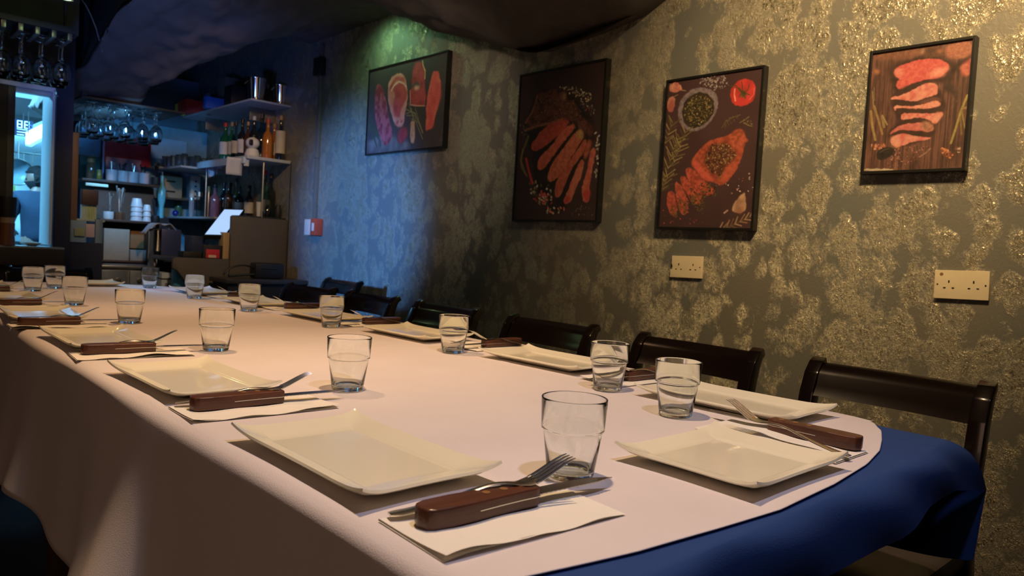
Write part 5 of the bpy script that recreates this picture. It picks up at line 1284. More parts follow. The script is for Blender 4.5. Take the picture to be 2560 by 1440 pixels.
# open cabinet with boxes, things on it
YC = 5.95
x0, x1, z0, z1 = span(248, 374, 550, 656, YC)
zc0 = bpy.data.objects['fridge_unit'].location.z
t = empty('open_cabinet', ((x0+x1)/2, YC, z0), 0, 'dark open cabinet holding pale boxes, with cups and cutlery on top', 'cabinet')
w = (x1-x0)/2; h = z1-z0; dk = mat('dark_walnut', (0.060, 0.030, 0.018), (0.045, 0.022, 0.014), rough=0.5)
MB().box((-w, 0, h-0.016), (w, 0.30, h), 0.002).build('top', dk, t)
MB().box((-w, 0, 0), (w, 0.30, 0.012), 0.002).build('bottom', dk, t)
for s in (-1, 1): MB().box((s*w-0.008*(1+s), 0.001, 0.013), (s*w+0.008*(1-s), 0.299, h-0.017), 0.001).build('side', dk, t)
MB().box((-w+0.017, 0.28, 0.013), (w-0.017, 0.295, h-0.017)).build('back', dk, t)
zin = z0+0.0125; ztop = z1+0.0005
# pedestal under the cabinet: stands on the steel top
boxat('lidded_box', 258, 322, 572, 652, YC+0.03, 0.18, mat('beige_box', (0.30, 0.27, 0.21), rough=0.6), 'tall beige lidded box standing in the open cabinet', 'box', z=zin)
boxat('kraft_box', 325, 367, 578, 624, YC+0.10, 0.14, mat('kraft_card', (0.24, 0.11, 0.035), rough=0.7), 'orange-brown kraft box at the right of the open cabinet', 'box', z=zin+0.092)
boxat('low_grey_box', 325, 366, 625, 652, YC+0.04, 0.20, mat('grey_card', (0.24, 0.23, 0.20), rough=0.7), 'low grey box under the kraft box in the open cabinet', 'box', z=zin)
def cup_stack(px, w_, pt_, label, n, tilt=0):
    x = at(px, 540, YC+0.08).x; ht = at(px, pt_, YC+0.08).z-ztop
    t = empty('cup_stack', (x, YC+0.08, ztop), 0, label, 'cup stack', 'stacked cups on the cabinet')
    r = w_
    for k in range(n):
        zz = ht*0.62*k/max(1, n-1)
        MB().lathe([(r, zz), (r*1.0, zz+0.006), (r*0.72, zz+ht*0.38), (0, zz+ht*0.38)], 18).build('cup', mat('white_cup', (0.52, 0.50, 0.50), rough=0.4), t)
cup_stack(341, 0.042, 496, 'taller stack of upturned white cups on the open cabinet', 4)
cup_stack(367, 0.030, 512, 'shorter stack of upturned white cups on the open cabinet', 3)
def utensils(px, y, z, r, h, n, mpot, mu, label, spread=0.35, L=0.12, nm='cutlery_pot', seed=0):
    rr = random.Random(seed); x = at(px, 500, y).x
    t = empty(nm, (x, y, z), 0, label, 'pot', 'pots of cutlery behind the bar')
    MB().lathe([(0, 0), (r*0.9, 0), (r, 0.01), (r, h), (r*0.92, h), (r*0.85, 0.012), (0, 0.01)], 18, close=False).build('pot', mpot, t)
    for k in range(n):
        a = rr.uniform(0, 2*PI); q = r*0.6*rr.random(); tx = spread*rr.uniform(-1, 1); ty = spread*rr.uniform(-0.5, 0.5); l = L*rr.uniform(0.7, 1.1)
        b0 = Vector((q*math.cos(a)*0.6, q*math.sin(a)*0.6, 0.014)); b1 = b0+Vector((tx*(h+l)*0.6, ty*(h+l)*0.6, h+l))
        MB().tube([b0, b0.lerp(b1, .5), b0.lerp(b1, .85), b1], 0.003, 6, radii=[0.0025, 0.003, 0.005, 0.010], flat=0.4).build('utensil', mu, t)
utensils(272, YC+0.08, ztop, 0.036, 0.055, 6, white_l, steel, 'white pot of spoons at the left end of the open cabinet top', seed=3)
utensils(300, YC+0.08, ztop, 0.036, 0.055, 7, mat('copper_pot', (0.25, 0.12, 0.06), rough=0.3, metal=0.7), steel, 'copper coloured pot with long spoons on the open cabinet', L=0.17, seed=5)
# back board with shelf of four white pots
YS = 6.30
x0, x1, z0, z1 = span(205, 397, 452, 460, YS)
t = empty('pot_shelf', ((x0+x1)/2, YS, z0), 0, 'dark shelf carrying four white pots under the red board', 'shelf')
w = (x1-x0)/2; MB().box((-w, 0, 0), (w, 0.20, 0.02), 0.002).build('board', dk, t)
x2 = at(250, 500, YS).x-(x0+x1)/2; zbk = (z1c := span(248, 374, 550, 656, YC)[3])
MB().box((x2, 0.18, zbk-z0-0.30), (w+0.02, 0.20, -0.001), 0.002).build('backboard', mat('brown_backboard', (0.09, 0.055, 0.035), rough=0.6), t)
zsh = z0+0.0205
for k, px in enumerate((277, 305, 331, 358)):
    utensils(px, YS+0.06, zsh, 0.040, 0.085, 4, mat('white_ceramic', (0.56, 0.46, 0.48), rough=0.3), black if k % 2 else steel, 'white ceramic pot, %s from the left under the red board' % ORD[k], L=0.05, seed=k+11, nm='ceramic_pot')
utensils(388, YS+0.02, zsh, 0.034, 0.06, 9, black, mat('black_handles', (0.012, 0.012, 0.014), rough=0.5), 'black pot bristling with dark handled tools at the right end of the shelf', L=0.10, seed=31)
utensils(390, YC+0.10, ztop, 0.03, 0.05, 9, black, MATS['black_handles'], 'black block of knives right of the cup stacks', L=0.10, seed=33, nm='knife_block')
sup2 = empty('side_post', (at(390, 540, YC+0.1).x, YC+0.10, 0), 0, 'dark post under the knife block beside the open cabinet', 'post')
MB().box((-0.035, -0.035, 0), (0.035, 0.035, ztop-0.001), 0.002).build('post', black, sup2)
jarat(226, 26, 397, YS+0.07, G('brown_jar', (0.11, 0.07, 0.035)), gold_c, 'brown storage jar against the teal board', z=zsh, pb=448)
jarat(247, 15, 424, YS+0.05, G('honey_jar', (0.40, 0.22, 0.02)), gold_c, 'small yellow jar right of the brown storage jar', z=zsh, pb=448)
# boards on the bar back wall
for nm, a, c, m_, lb, y in (('teal_board', (197, 390), (256, 470), mat('teal_board', (0.006, 0.115, 0.11), rough=0.5), 'dark teal board behind the storage jars', 6.60),
        ('red_board', (255, 338), (376, 412), mat('red_board', (0.34, 0.012, 0.025), rough=0.45), 'large dark red board under the hanging wine glasses', 6.62),
        ('pink_board', (263, 396), (352, 440), mat('pink_board', (0.28, 0.16, 0.22), rough=0.5), 'dusky pink board below the red board', 6.58),
        ('blue_board', (196, 296), (251, 389), mat('blue_board', (0.16, 0.45, 0.80), rough=0.5), 'blue board left of the red board, its light put into the colour', 6.64),  # raised blue takes the place of a lamp shining on this board
        ('pale_board', (376, 348), (466, 400), mat('pale_blue_board', (0.22, 0.50, 0.75), rough=0.5), 'blue sheet right of the red board, its brightness put into the colour', 6.72)):  # colour raised likewise in place of light on the sheet
    x0, x1, z0, z1 = span(a[0], c[0], a[1], c[1], y)
    o = MB().box((-(x1-x0)/2, 0, 0), ((x1-x0)/2, 0.012, z1-z0), 0.002).build(nm, m_); o.location = ((x0+x1)/2, y, z0); tag(o, lb, 'board')
x0, x1, z0, z1 = span(196, 470, 345, 700, 6.74)
struct('trim_2', MB().box((x0, 6.745, 0), (2.5, 6.76, at(300, 300, 6.74).z)), mat('bar_lining', (0.18, 0.34, 0.44), (0.14, 0.28, 0.38), rough=0.6))
o = MB().box((-0.006, 0, 0), (0.006, 0.01, at(250, 300, 6.5).z-at(250, 452, 6.5).z), 0.001).build('white_post', mat('lilac_strip', (0.40, 0.36, 0.62), rough=0.5)); q = at(257, 452, 6.5); o.location = q; tag(o, 'narrow lilac post at the left edge of the red board', 'post')
# straw holder, notices, wooden post
y = 5.14
x0, x1, z0, z1 = span(172, 192, 330, 552, y)
o = MB().box((-(x1-x0)/2, 0, 0), ((x1-x0)/2, 0.03, z1-z0), 0.002).build('wooden_post', mat('worn_wood', (0.16, 0.085, 0.05), (0.10, 0.06, 0.04), rough=0.45, scale=6, stretch=(6, 6, 1))); o.location = ((x0+x1)/2, y, z0); tag(o, 'worn wooden post between the hatch pier and the bar shelves', 'post')
o = MB().box((-0.004, 0, 0), (0.004, 0.012, at(180, 318, 5.1).z-at(180, 402, 5.1).z), 0.001).build('edge_reflection', mat('reflection_brass', (0.9, 0.6, 0.25), rough=0.15, metal=1.0)); q = at(179, 402, 5.10); o.location = (q.x, 5.10, q.z); tag(o, 'added brass-coloured strip standing in for a reflection on the dark pier', 'strip')  # stands in for a bright reflection along the edge, no real strip
x0, x1, z0, z1 = span(205, 246, 474, 512, 5.6)
t = empty('straw_holder', ((x0+x1)/2, 5.6, at(225, 548, 5.6).z), 0, 'dark holder of upright pale green straws left of the cabinet', 'holder')
zb_ = z0-at(225, 548, 5.6).z
MB().box((-(x1-x0)/2, 0, zb_), ((x1-x0)/2, 0.06, z1-at(225, 548, 5.6).z), 0.003).build('case', mat('dark_case', (0.035, 0.018, 0.018), rough=0.5), t)
for k in range(9): MB().tube([(-(x1-x0)/2+0.008+(x1-x0-0.016)*k/8, 0.03, 0.0), (-(x1-x0)/2+0.008+(x1-x0-0.016)*k/8, 0.03, zb_+0.004)], 0.0045, 6).build('straw', mat('pale_green_straw', (0.40, 0.50, 0.26), rough=0.5), t)
o = MB().box((-0.11, -0.01, -0.014), (0.07, 0.08, 0.0), 0.002).build('small_shelf', mat('pale_ledge', (0.25, 0.34, 0.36), rough=0.5)); o.location = ((x0+x1)/2+0.02, 5.6, at(225, 548, 5.6).z-0.0005); tag(o, 'pale ledge under the straw holder', 'shelf')
o = MB().box((-0.07, 0, 0), (0.07, 0.02, 0.02), 0.003).build('underlit_strip', mat('underlit_green', (0.45, 0.62, 0.48), rough=0.4)); q = at(243, 466, 5.75); o.location = q; tag(o, 'strip below the shelf of jars, coloured pale green as if underlit', 'rail')  # pale green imitates a strip lit from below
for a0, a1, b0, b1, yy, m_, lab in ((167, 214, 551, 605, 5.022, mat('blue_notice', (0.16, 0.26, 0.36), rough=0.6), 'pale blue notice at the foot of the wooden post'),
        (186, 212, 570, 590, 5.010, mat('olive_notice', (0.22, 0.26, 0.16), rough=0.6), 'small olive card pinned on the pale blue notice'),
        (214, 236, 560, 593, 5.018, mat('pink_notice', (0.36, 0.30, 0.36), rough=0.6), 'small pinkish notice right of the olive card')):
    x0, x1, z0, z1 = span(a0, a1, b0, b1, yy); o = MB().box((-(x1-x0)/2, 0, 0), ((x1-x0)/2, 0.004, z1-z0), 0.0005).build('paper_notice', m_); o.location = ((x0+x1)/2, yy, z0); tag(o, lab, 'notice')
x0, x1, z0, z1 = span(236, 254, 548, 660, 5.5)
o = MB().box((-(x1-x0)/2, 0, 0), ((x1-x0)/2, 0.02, z1), 0.002).build('side_board', mat('slate_blue_board', (0.06, 0.12, 0.20), rough=0.45)); o.location = ((x0+x1)/2, 5.5, 0); tag(o, 'upright slate blue side board left of the open cabinet', 'board')

# hot water urn with a towel, navy machine
zf = bpy.data.objects['fridge_unit']
x0, x1, z0, z1 = span(378, 416, 574, 654, 5.70)
ztp = span(243, 392, 664, 720, 5.62)[3]
ux = (x0+x1)/2-0.012; UW = 0.056
t = empty('water_urn', (ux, 5.72, ztp+0.0005), 0, 'polished steel water urn with a cloth over its lid', 'urn')
h = z1-ztp
pol = mat('polished_steel', (0.62, 0.60, 0.56), rough=0.12, metal=1.0)
MB().lathe([(0, 0), (UW*0.96, 0), (UW, 0.01), (UW, h-0.012), (UW*1.04, h-0.008), (UW*1.04, h), (UW*0.6, h+0.012), (0, h+0.015)], 32).build('body', pol, t)
MB().tube([(0, -UW, 0.05), (0, -UW-0.02, 0.05), (0, -UW-0.028, 0.035)], 0.006, 8).build('tap', black, t)
MB().lathe([(0, h+0.012), (0.012, h+0.012), (0.014, h+0.03), (0, h+0.034)], 14).build('lid_knob', black, t)
def towel(u, v):
    a = (u-0.5)*0.24; x_ = a; dz = -max(0, abs(a)-0.055)*0.9-0.25*max(0, -a-0.05); 
    return (x_, -0.06+0.13*v+0.010*math.sin(u*14), h+0.040+dz+0.006*math.sin(u*20+v*3))
o = MB().grid(towel, 24, 8).build('towel', mat('pale_towel', (0.42, 0.40, 0.38), (0.30, 0.34, 0.42), rough=0.9, scale=9)); o.location = (ux+0.02, 5.72, ztp+0.0005); tag(o, 'pale towel lying over the lid of the steel urn', 'towel')
sd = o.modifiers.new('t', 'SOLIDIFY'); sd.thickness = 0.003
x0, x1, z0, z1 = span(421, 471, 574, 652, 5.50)
t = empty('navy_machine', ((x0+x1)/2, 5.66, 0), 0, 'tall dark navy machine housing right of the steel urn', 'machine')
MB().box((-(x1-x0)/2, 0, z0), ((x1-x0)/2, 0.25, z1), 0.008).build('housing', mat('navy_metal', (0.035, 0.050, 0.15), rough=0.35), t)
MB().box((-(x1-x0)/2+0.01, 0.02, 0), ((x1-x0)/2-0.01, 0.24, z0-0.001)).build('pedestal', black, t)
MB().box(((x1-x0)/2-0.006, -0.004, z0+0.02), ((x1-x0)/2-0.002, 0.0, z1-0.02)).build('edge_strip', steel_rod, t)
# tall cyan dispenser bottle left of the appliance
x = at(404, 500, 6.45).x
t = empty('dispenser_bottle', (x, 6.45, at(404, 545, 6.45).z), 0, 'tall pale cyan pump bottle between the pots and the beige appliance', 'bottle')
hh = at(404, 430, 6.45).z-at(404, 545, 6.45).z
MB().lathe([(0, 0), (0.018, 0), (0.018, hh*0.25), (0.030, hh*0.4), (0.032, hh*0.62), (0.015, hh*0.7), (0.014, hh*0.92), (0, hh*0.92)], 16).build('body', mat('cyan_bottle', (0.14, 0.50, 0.60), rough=0.25), t)
MB().tube([(0, 0, hh*0.9), (0, 0, hh), (-0.04, 0, hh)], 0.006, 8).build('pump', steel_rod, t)
sp = empty('bottle_stand', (x, 6.45, 0), 0, 'dark stand under the cyan pump bottle', 'stand'); MB().box((-0.05, -0.04, 0), (0.05, 0.04, at(404, 545, 6.45).z-0.001)).build('post', black, sp)

# hanging wine glasses
stem_glass = glass_mat('stemware', (0.93, 0.98, 1.0), solid=True)
def wineglass(R, H, seg=24):
    """upside down: foot at z=0 (top), rim at z=-H"""
    ft = R*0.92; prof = [(0, 0.0), (ft*0.3, 0.0), (ft, -0.002), (ft, -0.004), (ft*0.25, -0.008), (0.0042, -0.018), (0.0036, -H*0.42), (R*0.25, -H*0.46), (R*0.78, -H*0.56), (R, -H*0.72), (R*0.93, -H*0.9), (R*0.80, -H),
            (R*0.77, -H), (R*0.90, -H*0.9), (R*0.96, -H*0.72), (R*0.74, -H*0.575), (R*0.2, -H*0.48), (0, -H*0.475)]
    mb = MB().lathe(prof, seg, close=False); me = me_from(mb.v, mb.f, 'wineglass'); me.materials.append(stem_glass)
    me.polygons.foreach_set('use_smooth', [True]*len(me.polygons)); return me
WG1 = wineglass(0.042, 0.225); WG2 = wineglass(0.040, 0.205, 18)
ZG = at(75, 84, 4.5).z
for k in range(5):
    px = 6+(k-1)*0; p = at((-40, 6, 56, 107, 157)[k], 95, 4.5)
    o = link('hanging_wine_glass', WG1); o.location = (p.x, 4.5, ZG); tag(o, 'large wine glass hanging above the hatch, %s from the right' % ORD[4-k], 'wine glass', 'large wine glasses hanging above the hatch')
    o = link('hanging_wine_glass', WG1); o.location = (p.x+0.008, 4.615, ZG); tag(o, 'large wine glass hanging in the rear row above the hatch, %s from the right' % ORD[4-k], 'wine glass', 'large wine glasses hanging above the hatch')
pa, pb_ = at(-60, 95, 4.5), at(185, 95, 4.5)
t = empty('glass_rack', ((pa.x+pb_.x)/2, 4.56, ZG), 0, 'black rack with metal rails holding the large wine glasses above the hatch', 'rack')
wr = (pb_.x-pa.x)/2
MB().box((-wr-0.4, -0.13, 0.03), (wr, 0.13, 0.06), 0.002).build('board', black, t)
for k in range(6):
    xk = -wr+0.03+(2*wr-0.06)*k/5
    m2 = MB().box((xk-0.010, -0.12, -0.006), (xk+0.010, 0.12, 0.0295), 0.001).build('rail', mat('rail_metal', (0.20, 0.19, 0.17), rough=0.35, metal=0.8), t)
for s in (-1, 1): MB().tube([(s*(wr-0.03), 0, 0.06), (s*(wr-0.03), 0, 2.715-ZG)], 0.006, 6).build('hanger', black, t)
ZB = at(300, 266, 5.5).z
rows = [(5.48, [231, 271, 313, 357, 392]), (5.66, [213, 248, 285, 322, 358, 386]), (5.84, [205, 236, 268, 300, 332, 362])]
for r_i, (y, xs_) in enumerate(rows):
    for k, px in enumerate(xs_):
        o = link('stemmed_glass', WG2); o.location = (at(px, 290, y).x, y, ZB); tag(o, 'stemmed glass hanging over the bar, %s row, %s from the left' % (ROWN[r_i], ORD[k]), 'wine glass', 'stemmed glasses hanging over the bar')
t = empty('glass_rack', (at(310, 270, 5.66).x, 5.66, ZB), 0, 'dark slatted rack under the canopy holding the stemmed glasses of the bar', 'rack')
MB().box((-0.32, -0.26, 0.004), (0.32, 0.26, 0.018), 0.002).build('board', black, t)
for yy in (-0.27, 0.24): MB().box((-0.32, yy, 0.0185), (-0.29, yy+0.03, 2.71-ZB), 0.002).build('hanger', black, t)

# ------------------------------------------------------------------ serving hatch
x0 = at(-60, 640, 4.9).x; x1 = at(161, 640, 4.9).x; zt = at(80, 616, 4.9).z; zb = at(100, 664, 4.9).z
t = empty('hatch_counter', ((x0+x1)/2, 4.9, 0), 0, 'dark brown counter of the serving hatch behind the far chairs', 'counter')
w = (x1-x0)/2
MB().box((-w, 0, zb), (w, 0.025, zt-0.012), 0.002).build('front_board', mat('hatch_brown', (0.050, 0.036, 0.026), rough=0.5), t)
MB().box((-w, 0.0, zt-0.0115), (w, 0.20, zt), 0.002).build('worktop', mat('pale_worktop', (0.30, 0.34, 0.34), rough=0.4), t)
MB().box((-w, 0.03, 0), (w, 0.09, zt-0.012)).build('base', black, t)
# post and pale strip at the left
xa, xb = at(-40, 400, 4.93).x, at(20, 400, 4.93).x; xc = at(39, 400, 4.93).x; zp = at(20, 163, 4.93).z
t = empty('hatch_post', ((xa+xc)/2, 4.93, zt+0.0005), 0, 'olive brown upright post at the left edge with a paler edge strip', 'post')
MB().box((xa-(xa+xc)/2, 0, 0), (xb-(xa+xc)/2, 0.02, zp-zt), 0.002).build('post', mat('olive_post', (0.045, 0.040, 0.022), rough=0.5), t)
MB().box((xb-(xa+xc)/2+0.0005, 0, 0), (xc-(xa+xc)/2, 0.02, zp-zt), 0.002).build('edge_strip', mat('grey_strip', (0.085, 0.085, 0.070), rough=0.5), t)
# pepper mill and dish
q = at(22, 612, 4.955)
t = empty('pepper_mill', (at(20, 600, 4.90).x, 4.915-0.0, zt+0.0005), 0, 'brown pepper mill with a black head on the hatch counter', 'pepper mill')
hm = at(20, 492, 4.9).z-zt; rm = 0.038
t.location.y = 4.945-0.03+0.0
t.location.y = 4.89+0.038
# keep it in front of the post
bpy.data.objects['hatch_post'].location.y = 4.975
MB().lathe([(0, 0), (rm, 0), (rm*1.0, hm*0.1), (rm*0.88, hm*0.25), (rm*0.95, hm*0.46), (0, hm*0.46)], 24).build('body', mat('mill_brown', (0.22, 0.085, 0.035), (0.16, 0.06, 0.03), rough=0.4, scale=8, stretch=(3, 3, .5)), t)
MB().lathe([(0, hm*0.462), (rm*0.9, hm*0.462), (rm*0.95, hm*0.58), (0, hm*0.58)], 24).build('band', mat('pale_mill_band', (0.42, 0.28, 0.18), rough=0.4), t)
MB().lathe([(0, hm*0.582), (rm*1.05, hm*0.582), (rm*1.15, hm*0.95), (rm*1.05, hm), (0, hm)], 24).build('head', black, t)
o = MB().lathe([(0, 0), (0.022, 0), (0.042, 0.012), (0.044, 0.02), (0.040, 0.02), (0.02, 0.008), (0, 0.006)], 22, close=False).build('small_dish', mat('pale_dish', (0.5, 0.42, 0.36), rough=0.4)); o.location = (at(80, 606, 4.99).x, 4.99, zt+0.0005); tag(o, 'small pale dish on the hatch counter right of the pepper mill', 'dish')

# ------------------------------------------------------------------ kitchen behind the hatch
o = boxat('extractor_hood', -20, 117, 243, 288, 7.4, 0.8, mat('dark_hood', (0.004, 0.004, 0.005), rough=0.5), 'dark band of the extractor hood across the hatch', 'hood')
# display panel with the two digits
x0, x1, z0, z1 = span(34, 82, 300, 340, 7.35)
t = empty('digital_display', ((x0+x1)/2, 7.35, z0), 0, 'dark digital display reading 88 hanging in the kitchen', 'display')
w = (x1-x0)/2; h = z1-z0
MB().box((-w, 0, 0), (w, 0.03, h), 0.003).build('panel', mat('display_navy', (0.006, 0.012, 0.035), rough=0.3), t)
glow = mat('display_glow', (0.5, 0.7, 0.9), rough=0.4, emit=(0.45, 0.75, 1.0), emit_s=0.9)
for d_ in range(2):
    cx = -w+0.022+0.05*d_; dw, dh, th = 0.036, 0.060, 0.006; zt_ = h-0.008
    mb = MB()
    for kk in range(3): mb.box((cx, -0.003, zt_-dh+kk*(dh-th)/2), (cx+dw, 0, zt_-dh+kk*(dh-th)/2+th))
    for sx in (0, dw-th): mb.box((cx+sx, -0.0031, zt_-dh), (cx+sx+th, 0, zt_))
    mb.build('digit', glow, t, False)
for k in range(3): MB().box((-w+0.022, -0.002, h*0.38-0.022*k), (-w+0.022+(0.085, 0.07, 0.05)[k], 0, h*0.38-0.022*k+0.004)).build('text_line', glow, t, False)
m2 = MB(); m2.M = Matrix.Translation((w*0.72, -0.002, h*0.62)) @ Matrix.Rotation(PI/2, 4, 'X'); m2.lathe([(0.012, 0), (0.018, 0), (0.018, 0.003), (0.012, 0.003)], 18, close=False); m2.build('ring', mat('blue_ring_glow', (0.02, 0.05, 0.5), emit=(0.05, 0.15, 1.0), emit_s=0.8), t)
MB().box((-0.004, 0.01, h), (0.004, 0.02, at(60, 285, 7.4).z-z0), 0.0).build('hanger', black, t)
# tube light
a, b = at(64, 345, 7.0), at(116, 318, 7.5)
t = empty('tube_light', a, 0, 'bright tilted tube light fitting inside the kitchen', 'light')
v = b-a; n = Vector((0, 0, 1))
MB().add([(0, 0, -0.045), v+Vector((0, 0, -0.045)), v+Vector((0, 0, 0.045)), (0, 0, 0.045), (0.03, 0.04, -0.045), v+Vector((0.03, 0.04, -0.045)), v+Vector((0.03, 0.04, 0.045)), (0.03, 0.04, 0.045)],
   [(0, 1, 2, 3), (7, 6, 5, 4), (0, 4, 5, 1), (1, 5, 6, 2), (2, 6, 7, 3), (3, 7, 4, 0)]).build('diffuser', mat('tube_glow', (0.8, 0.9, 1), emit=(0.45, 0.92, 1.0), emit_s=3.0), t, False)
MB().add([Vector((0.0, 0, -0.060)), v+Vector((0.0, 0, -0.060)), v+Vector((0.0, 0, -0.047)), Vector((0, 0, -0.047)), Vector((0.05, 0.06, -0.060)), v+Vector((0.05, 0.06, -0.060)), v+Vector((0.05, 0.06, -0.047)), Vector((0.05, 0.06, -0.047))],
   [(0, 1, 2, 3), (7, 6, 5, 4), (0, 4, 5, 1), (1, 5, 6, 2), (2, 6, 7, 3), (3, 7, 4, 0)]).build('tray', white_paint, t, False)
MB().tube([Vector((0.02, 0.02, 0.04)), Vector((0.02, 0.02, at(80, 288, 7.2).z-a.z))], 0.004, 6).build('hanger', black, t)
# hanging rail with ladles and a strainer
p0, p1 = at(20, 378, 8.1), at(114, 388, 8.1)
t = empty('utensil_rail', ((p0.x+p1.x)/2, 8.1, p0.z), 0, 'steel rail across the kitchen with utensils hanging from it', 'rail')
w = (p1.x-p0.x)/2
MB().tube([(-w-0.3, 0, 0), (w, 0, 0)], 0.008, 8).build('bar', steel_rod, t)
for s in (-0.9, 0.9): MB().tube([(w*s, 0, 0), (w*s, 0, 0.05), (w*s, 0.7, 0.05)], 0.006, 6).build('bracket', steel_rod, t)
for k, px in enumerate((36, 59, 82, 105)):
    x = at(px, 380, 8.1).x
    e = empty('hanging_ladle', (x, 8.09, p0.z-0.009), 0, 'steel ladle hanging from the kitchen rail, %s from the left' % ORD[k], 'ladle', 'ladles on the kitchen rail')
    MB().tube([(0, 0, 0), (0, 0, -0.12), (0.005, 0, -0.22)], 0.006, 6).build('handle', steel_rod, e)
    m2 = MB(); m2.lathe([(0.0, -0.262), (0.02, -0.255), (0.034, -0.235), (0.036, -0.22), (0.032, -0.22), (0.0, -0.25)], 14, close=False); m2.build('bowl', steel_rod, e)
c = at(45, 430, 7.93)
t = empty('round_strainer', (c.x, 7.93, c.z), 0, 'large round wire strainer hanging at the left of the kitchen view', 'strainer')
rr = 0.115
m2 = MB(); pts = [(rr*math.cos(2*PI*k/24), 0, rr*math.sin(2*PI*k/24)) for k in range(25)]; m2.tube(pts, 0.007, 6); m2.build('rim', steel_rod, t)
m2 = MB(); m2.M = Matrix.Rotation(PI/2, 4, 'X'); m2.lathe([(rr, 0), (rr*0.8, -0.04), (rr*0.4, -0.065), (0, -0.07)], 20, close=False); m2.build('mesh_bowl', mat('strainer_mesh', (0.14, 0.22, 0.26), rough=0.4), t)
MB().tube([(0, 0, rr), (0, 0, rr+0.16)], 0.006, 6).build('handle', steel_rod, t)
boxat('yellow_tub', 8, 38, 462, 494, 8.1, 0.2, mat('yellow_green_tub', (0.42, 0.55, 0.14), rough=0.5), 'yellow-green tub on the kitchen shelf left of the person', 'tub')
o = boxat('kitchen_shelf', -30, 42, 495, 505, 8.05, 0.4, mat('steel_shelf', (0.3, 0.4, 0.45), rough=0.4), 'steel kitchen shelf below the yellow-green tub', 'shelf')
boxat('kitchen_worktop', -30, 150, 590, 604, 8.3, 0.48, MATS['steel_shelf'], 'steel worktop in the kitchen behind the person', 'worktop', z=None)
# ------------------------------------------------------------------ person in the kitchen, seen from behind, head turned to the left
def skin_mesh(name, pts, edges, radii, material, parent=None, sub=2, root=0):
    me = bpy.data.meshes.new(name); me.from_pydata(pts, edges, []); o = bpy.data.objects.new(name, me); COL.objects.link(o)
    s = o.modifiers.new('s', 'SKIN'); 
    for i, r in enumerate(radii):
        v = me.skin_vertices[0].data[i]; v.radius = r if isinstance(r, tuple) else (r, r)
    me.skin_vertices[0].data[root].use_root = True
    if sub: d_ = o.modifiers.new('d', 'SUBSURF'); d_.levels = sub; d_.render_levels = sub
    dg = bpy.context.evaluated_depsgraph_get(); ev = o.evaluated_get(dg); me2 = bpy.data.meshes.new_from_object(ev)
    bpy.data.objects.remove(o); me2.materials.clear(); me2.materials.append(material)
    return link(name, me2, None, parent)
HP = at(92, 452, 7.75)
px_, py_ = HP.x+0.02, 7.75
t = empty('person', (px_, py_, 0), 0, 'person in a navy t-shirt and face mask working in the kitchen, seen from behind', 'person')
S = (HP.z+0.115)/1.70     # scale of a 1.70 m figure
skin = mat('skin', (0.20, 0.11, 0.08), (0.17, 0.095, 0.07), rough=0.5)
P_ = [(0, 0, .95), (0, 0.01, 1.08), (0, 0.0, 1.25), (0, 0.02, 1.40), (0, 0.03, 1.47), (-0.01, 0.04, 1.54),   # pelvis..neck
      (0.09, 0, .90), (0.10, -0.01, .50), (0.10, 0.03, .09), (0.10, -0.09+0.2, .03),
      (-0.09, 0, .90), (-0.10, -0.01, .50), (-0.10, 0.03, .09), (-0.10, 0.11, .03),
      (0.17, 0.02, 1.39), (0.23, 0.05, 1.13), (0.17, 0.27, 1.05), (0.15, 0.34, 1.05),
      (-0.17, 0.02, 1.39), (-0.24, 0.04, 1.13), (-0.17, 0.27, 1.05), (-0.15, 0.34, 1.05)]
E_ = [(0, 1), (1, 2), (2, 3), (3, 4), (4, 5), (0, 6), (6, 7), (7, 8), (8, 9), (0, 10), (10, 11), (11, 12), (12, 13), (3, 14), (14, 15), (15, 16), (16, 17), (3, 18), (18, 19), (19, 20), (20, 21)]
R_ = [(.14, .10), (.13, .10), (.15, .11), (.13, .10), .06, .055, .085, .06, .04, .035, .085, .06, .04, .035, .06, .045, .032, .035, .06, .045, .032, .035]
# fingers and thumbs rooted in the palms, head chain on the neck
for s, pi in ((1, 17), (-1, 21)):
    bx, by, bz_ = P_[pi]
    for k in range(4):
        i0 = len(P_); L_ = (0.030, 0.036, 0.033, 0.026)[k]
        P_ += [(bx+s*(0.024-0.016*k), by+0.035, bz_-0.002), (bx+s*(0.026-0.017*k), by+0.035+L_, bz_-0.014), (bx+s*(0.026-0.017*k), by+0.035+L_*1.5, bz_-0.038)]
        E_ += [(pi, i0), (i0, i0+1), (i0+1, i0+2)]; R_ += [.009, .008, .007]
    i0 = len(P_); P_ += [(bx-s*0.035, by+0.012, bz_-0.01), (bx-s*0.045, by+0.04, bz_-0.022)]; E_ += [(pi, i0), (i0, i0+1)]; R_ += [.010, .008]
P_ = [tuple(c*S for c in p) for p in P_]; R_ = [tuple(c*S for c in r) if isinstance(r, tuple) else r*S for r in R_]
skin_mesh('body', P_, E_, R_, skin, t)
SH = [(0, 0, .92), (0, 0.01, 1.08), (0, 0.0, 1.25), (0, 0.015, 1.395), (0, 0.03, 1.455), (0.17, 0.02, 1.395), (0.225, 0.04, 1.20), (-0.17, 0.02, 1.395), (-0.235, 0.035, 1.20)]
skin_mesh('tshirt', [tuple(c*S for c in p) for p in SH], [(0, 1), (1, 2), (2, 3), (3, 4), (3, 5), (5, 6), (3, 7), (7, 8)],
    [tuple(c*S for c in r) for r in ((.165, .125), (.155, .125), (.175, .135), (.155, .125), (.075, .07), (.085, .08), (.07, .07), (.085, .08), (.07, .07))], mat('navy_cotton', (0.012, 0.024, 0.048), (0.010, 0.019, 0.038), rough=0.85, bump=0.3, bscale=40), t)
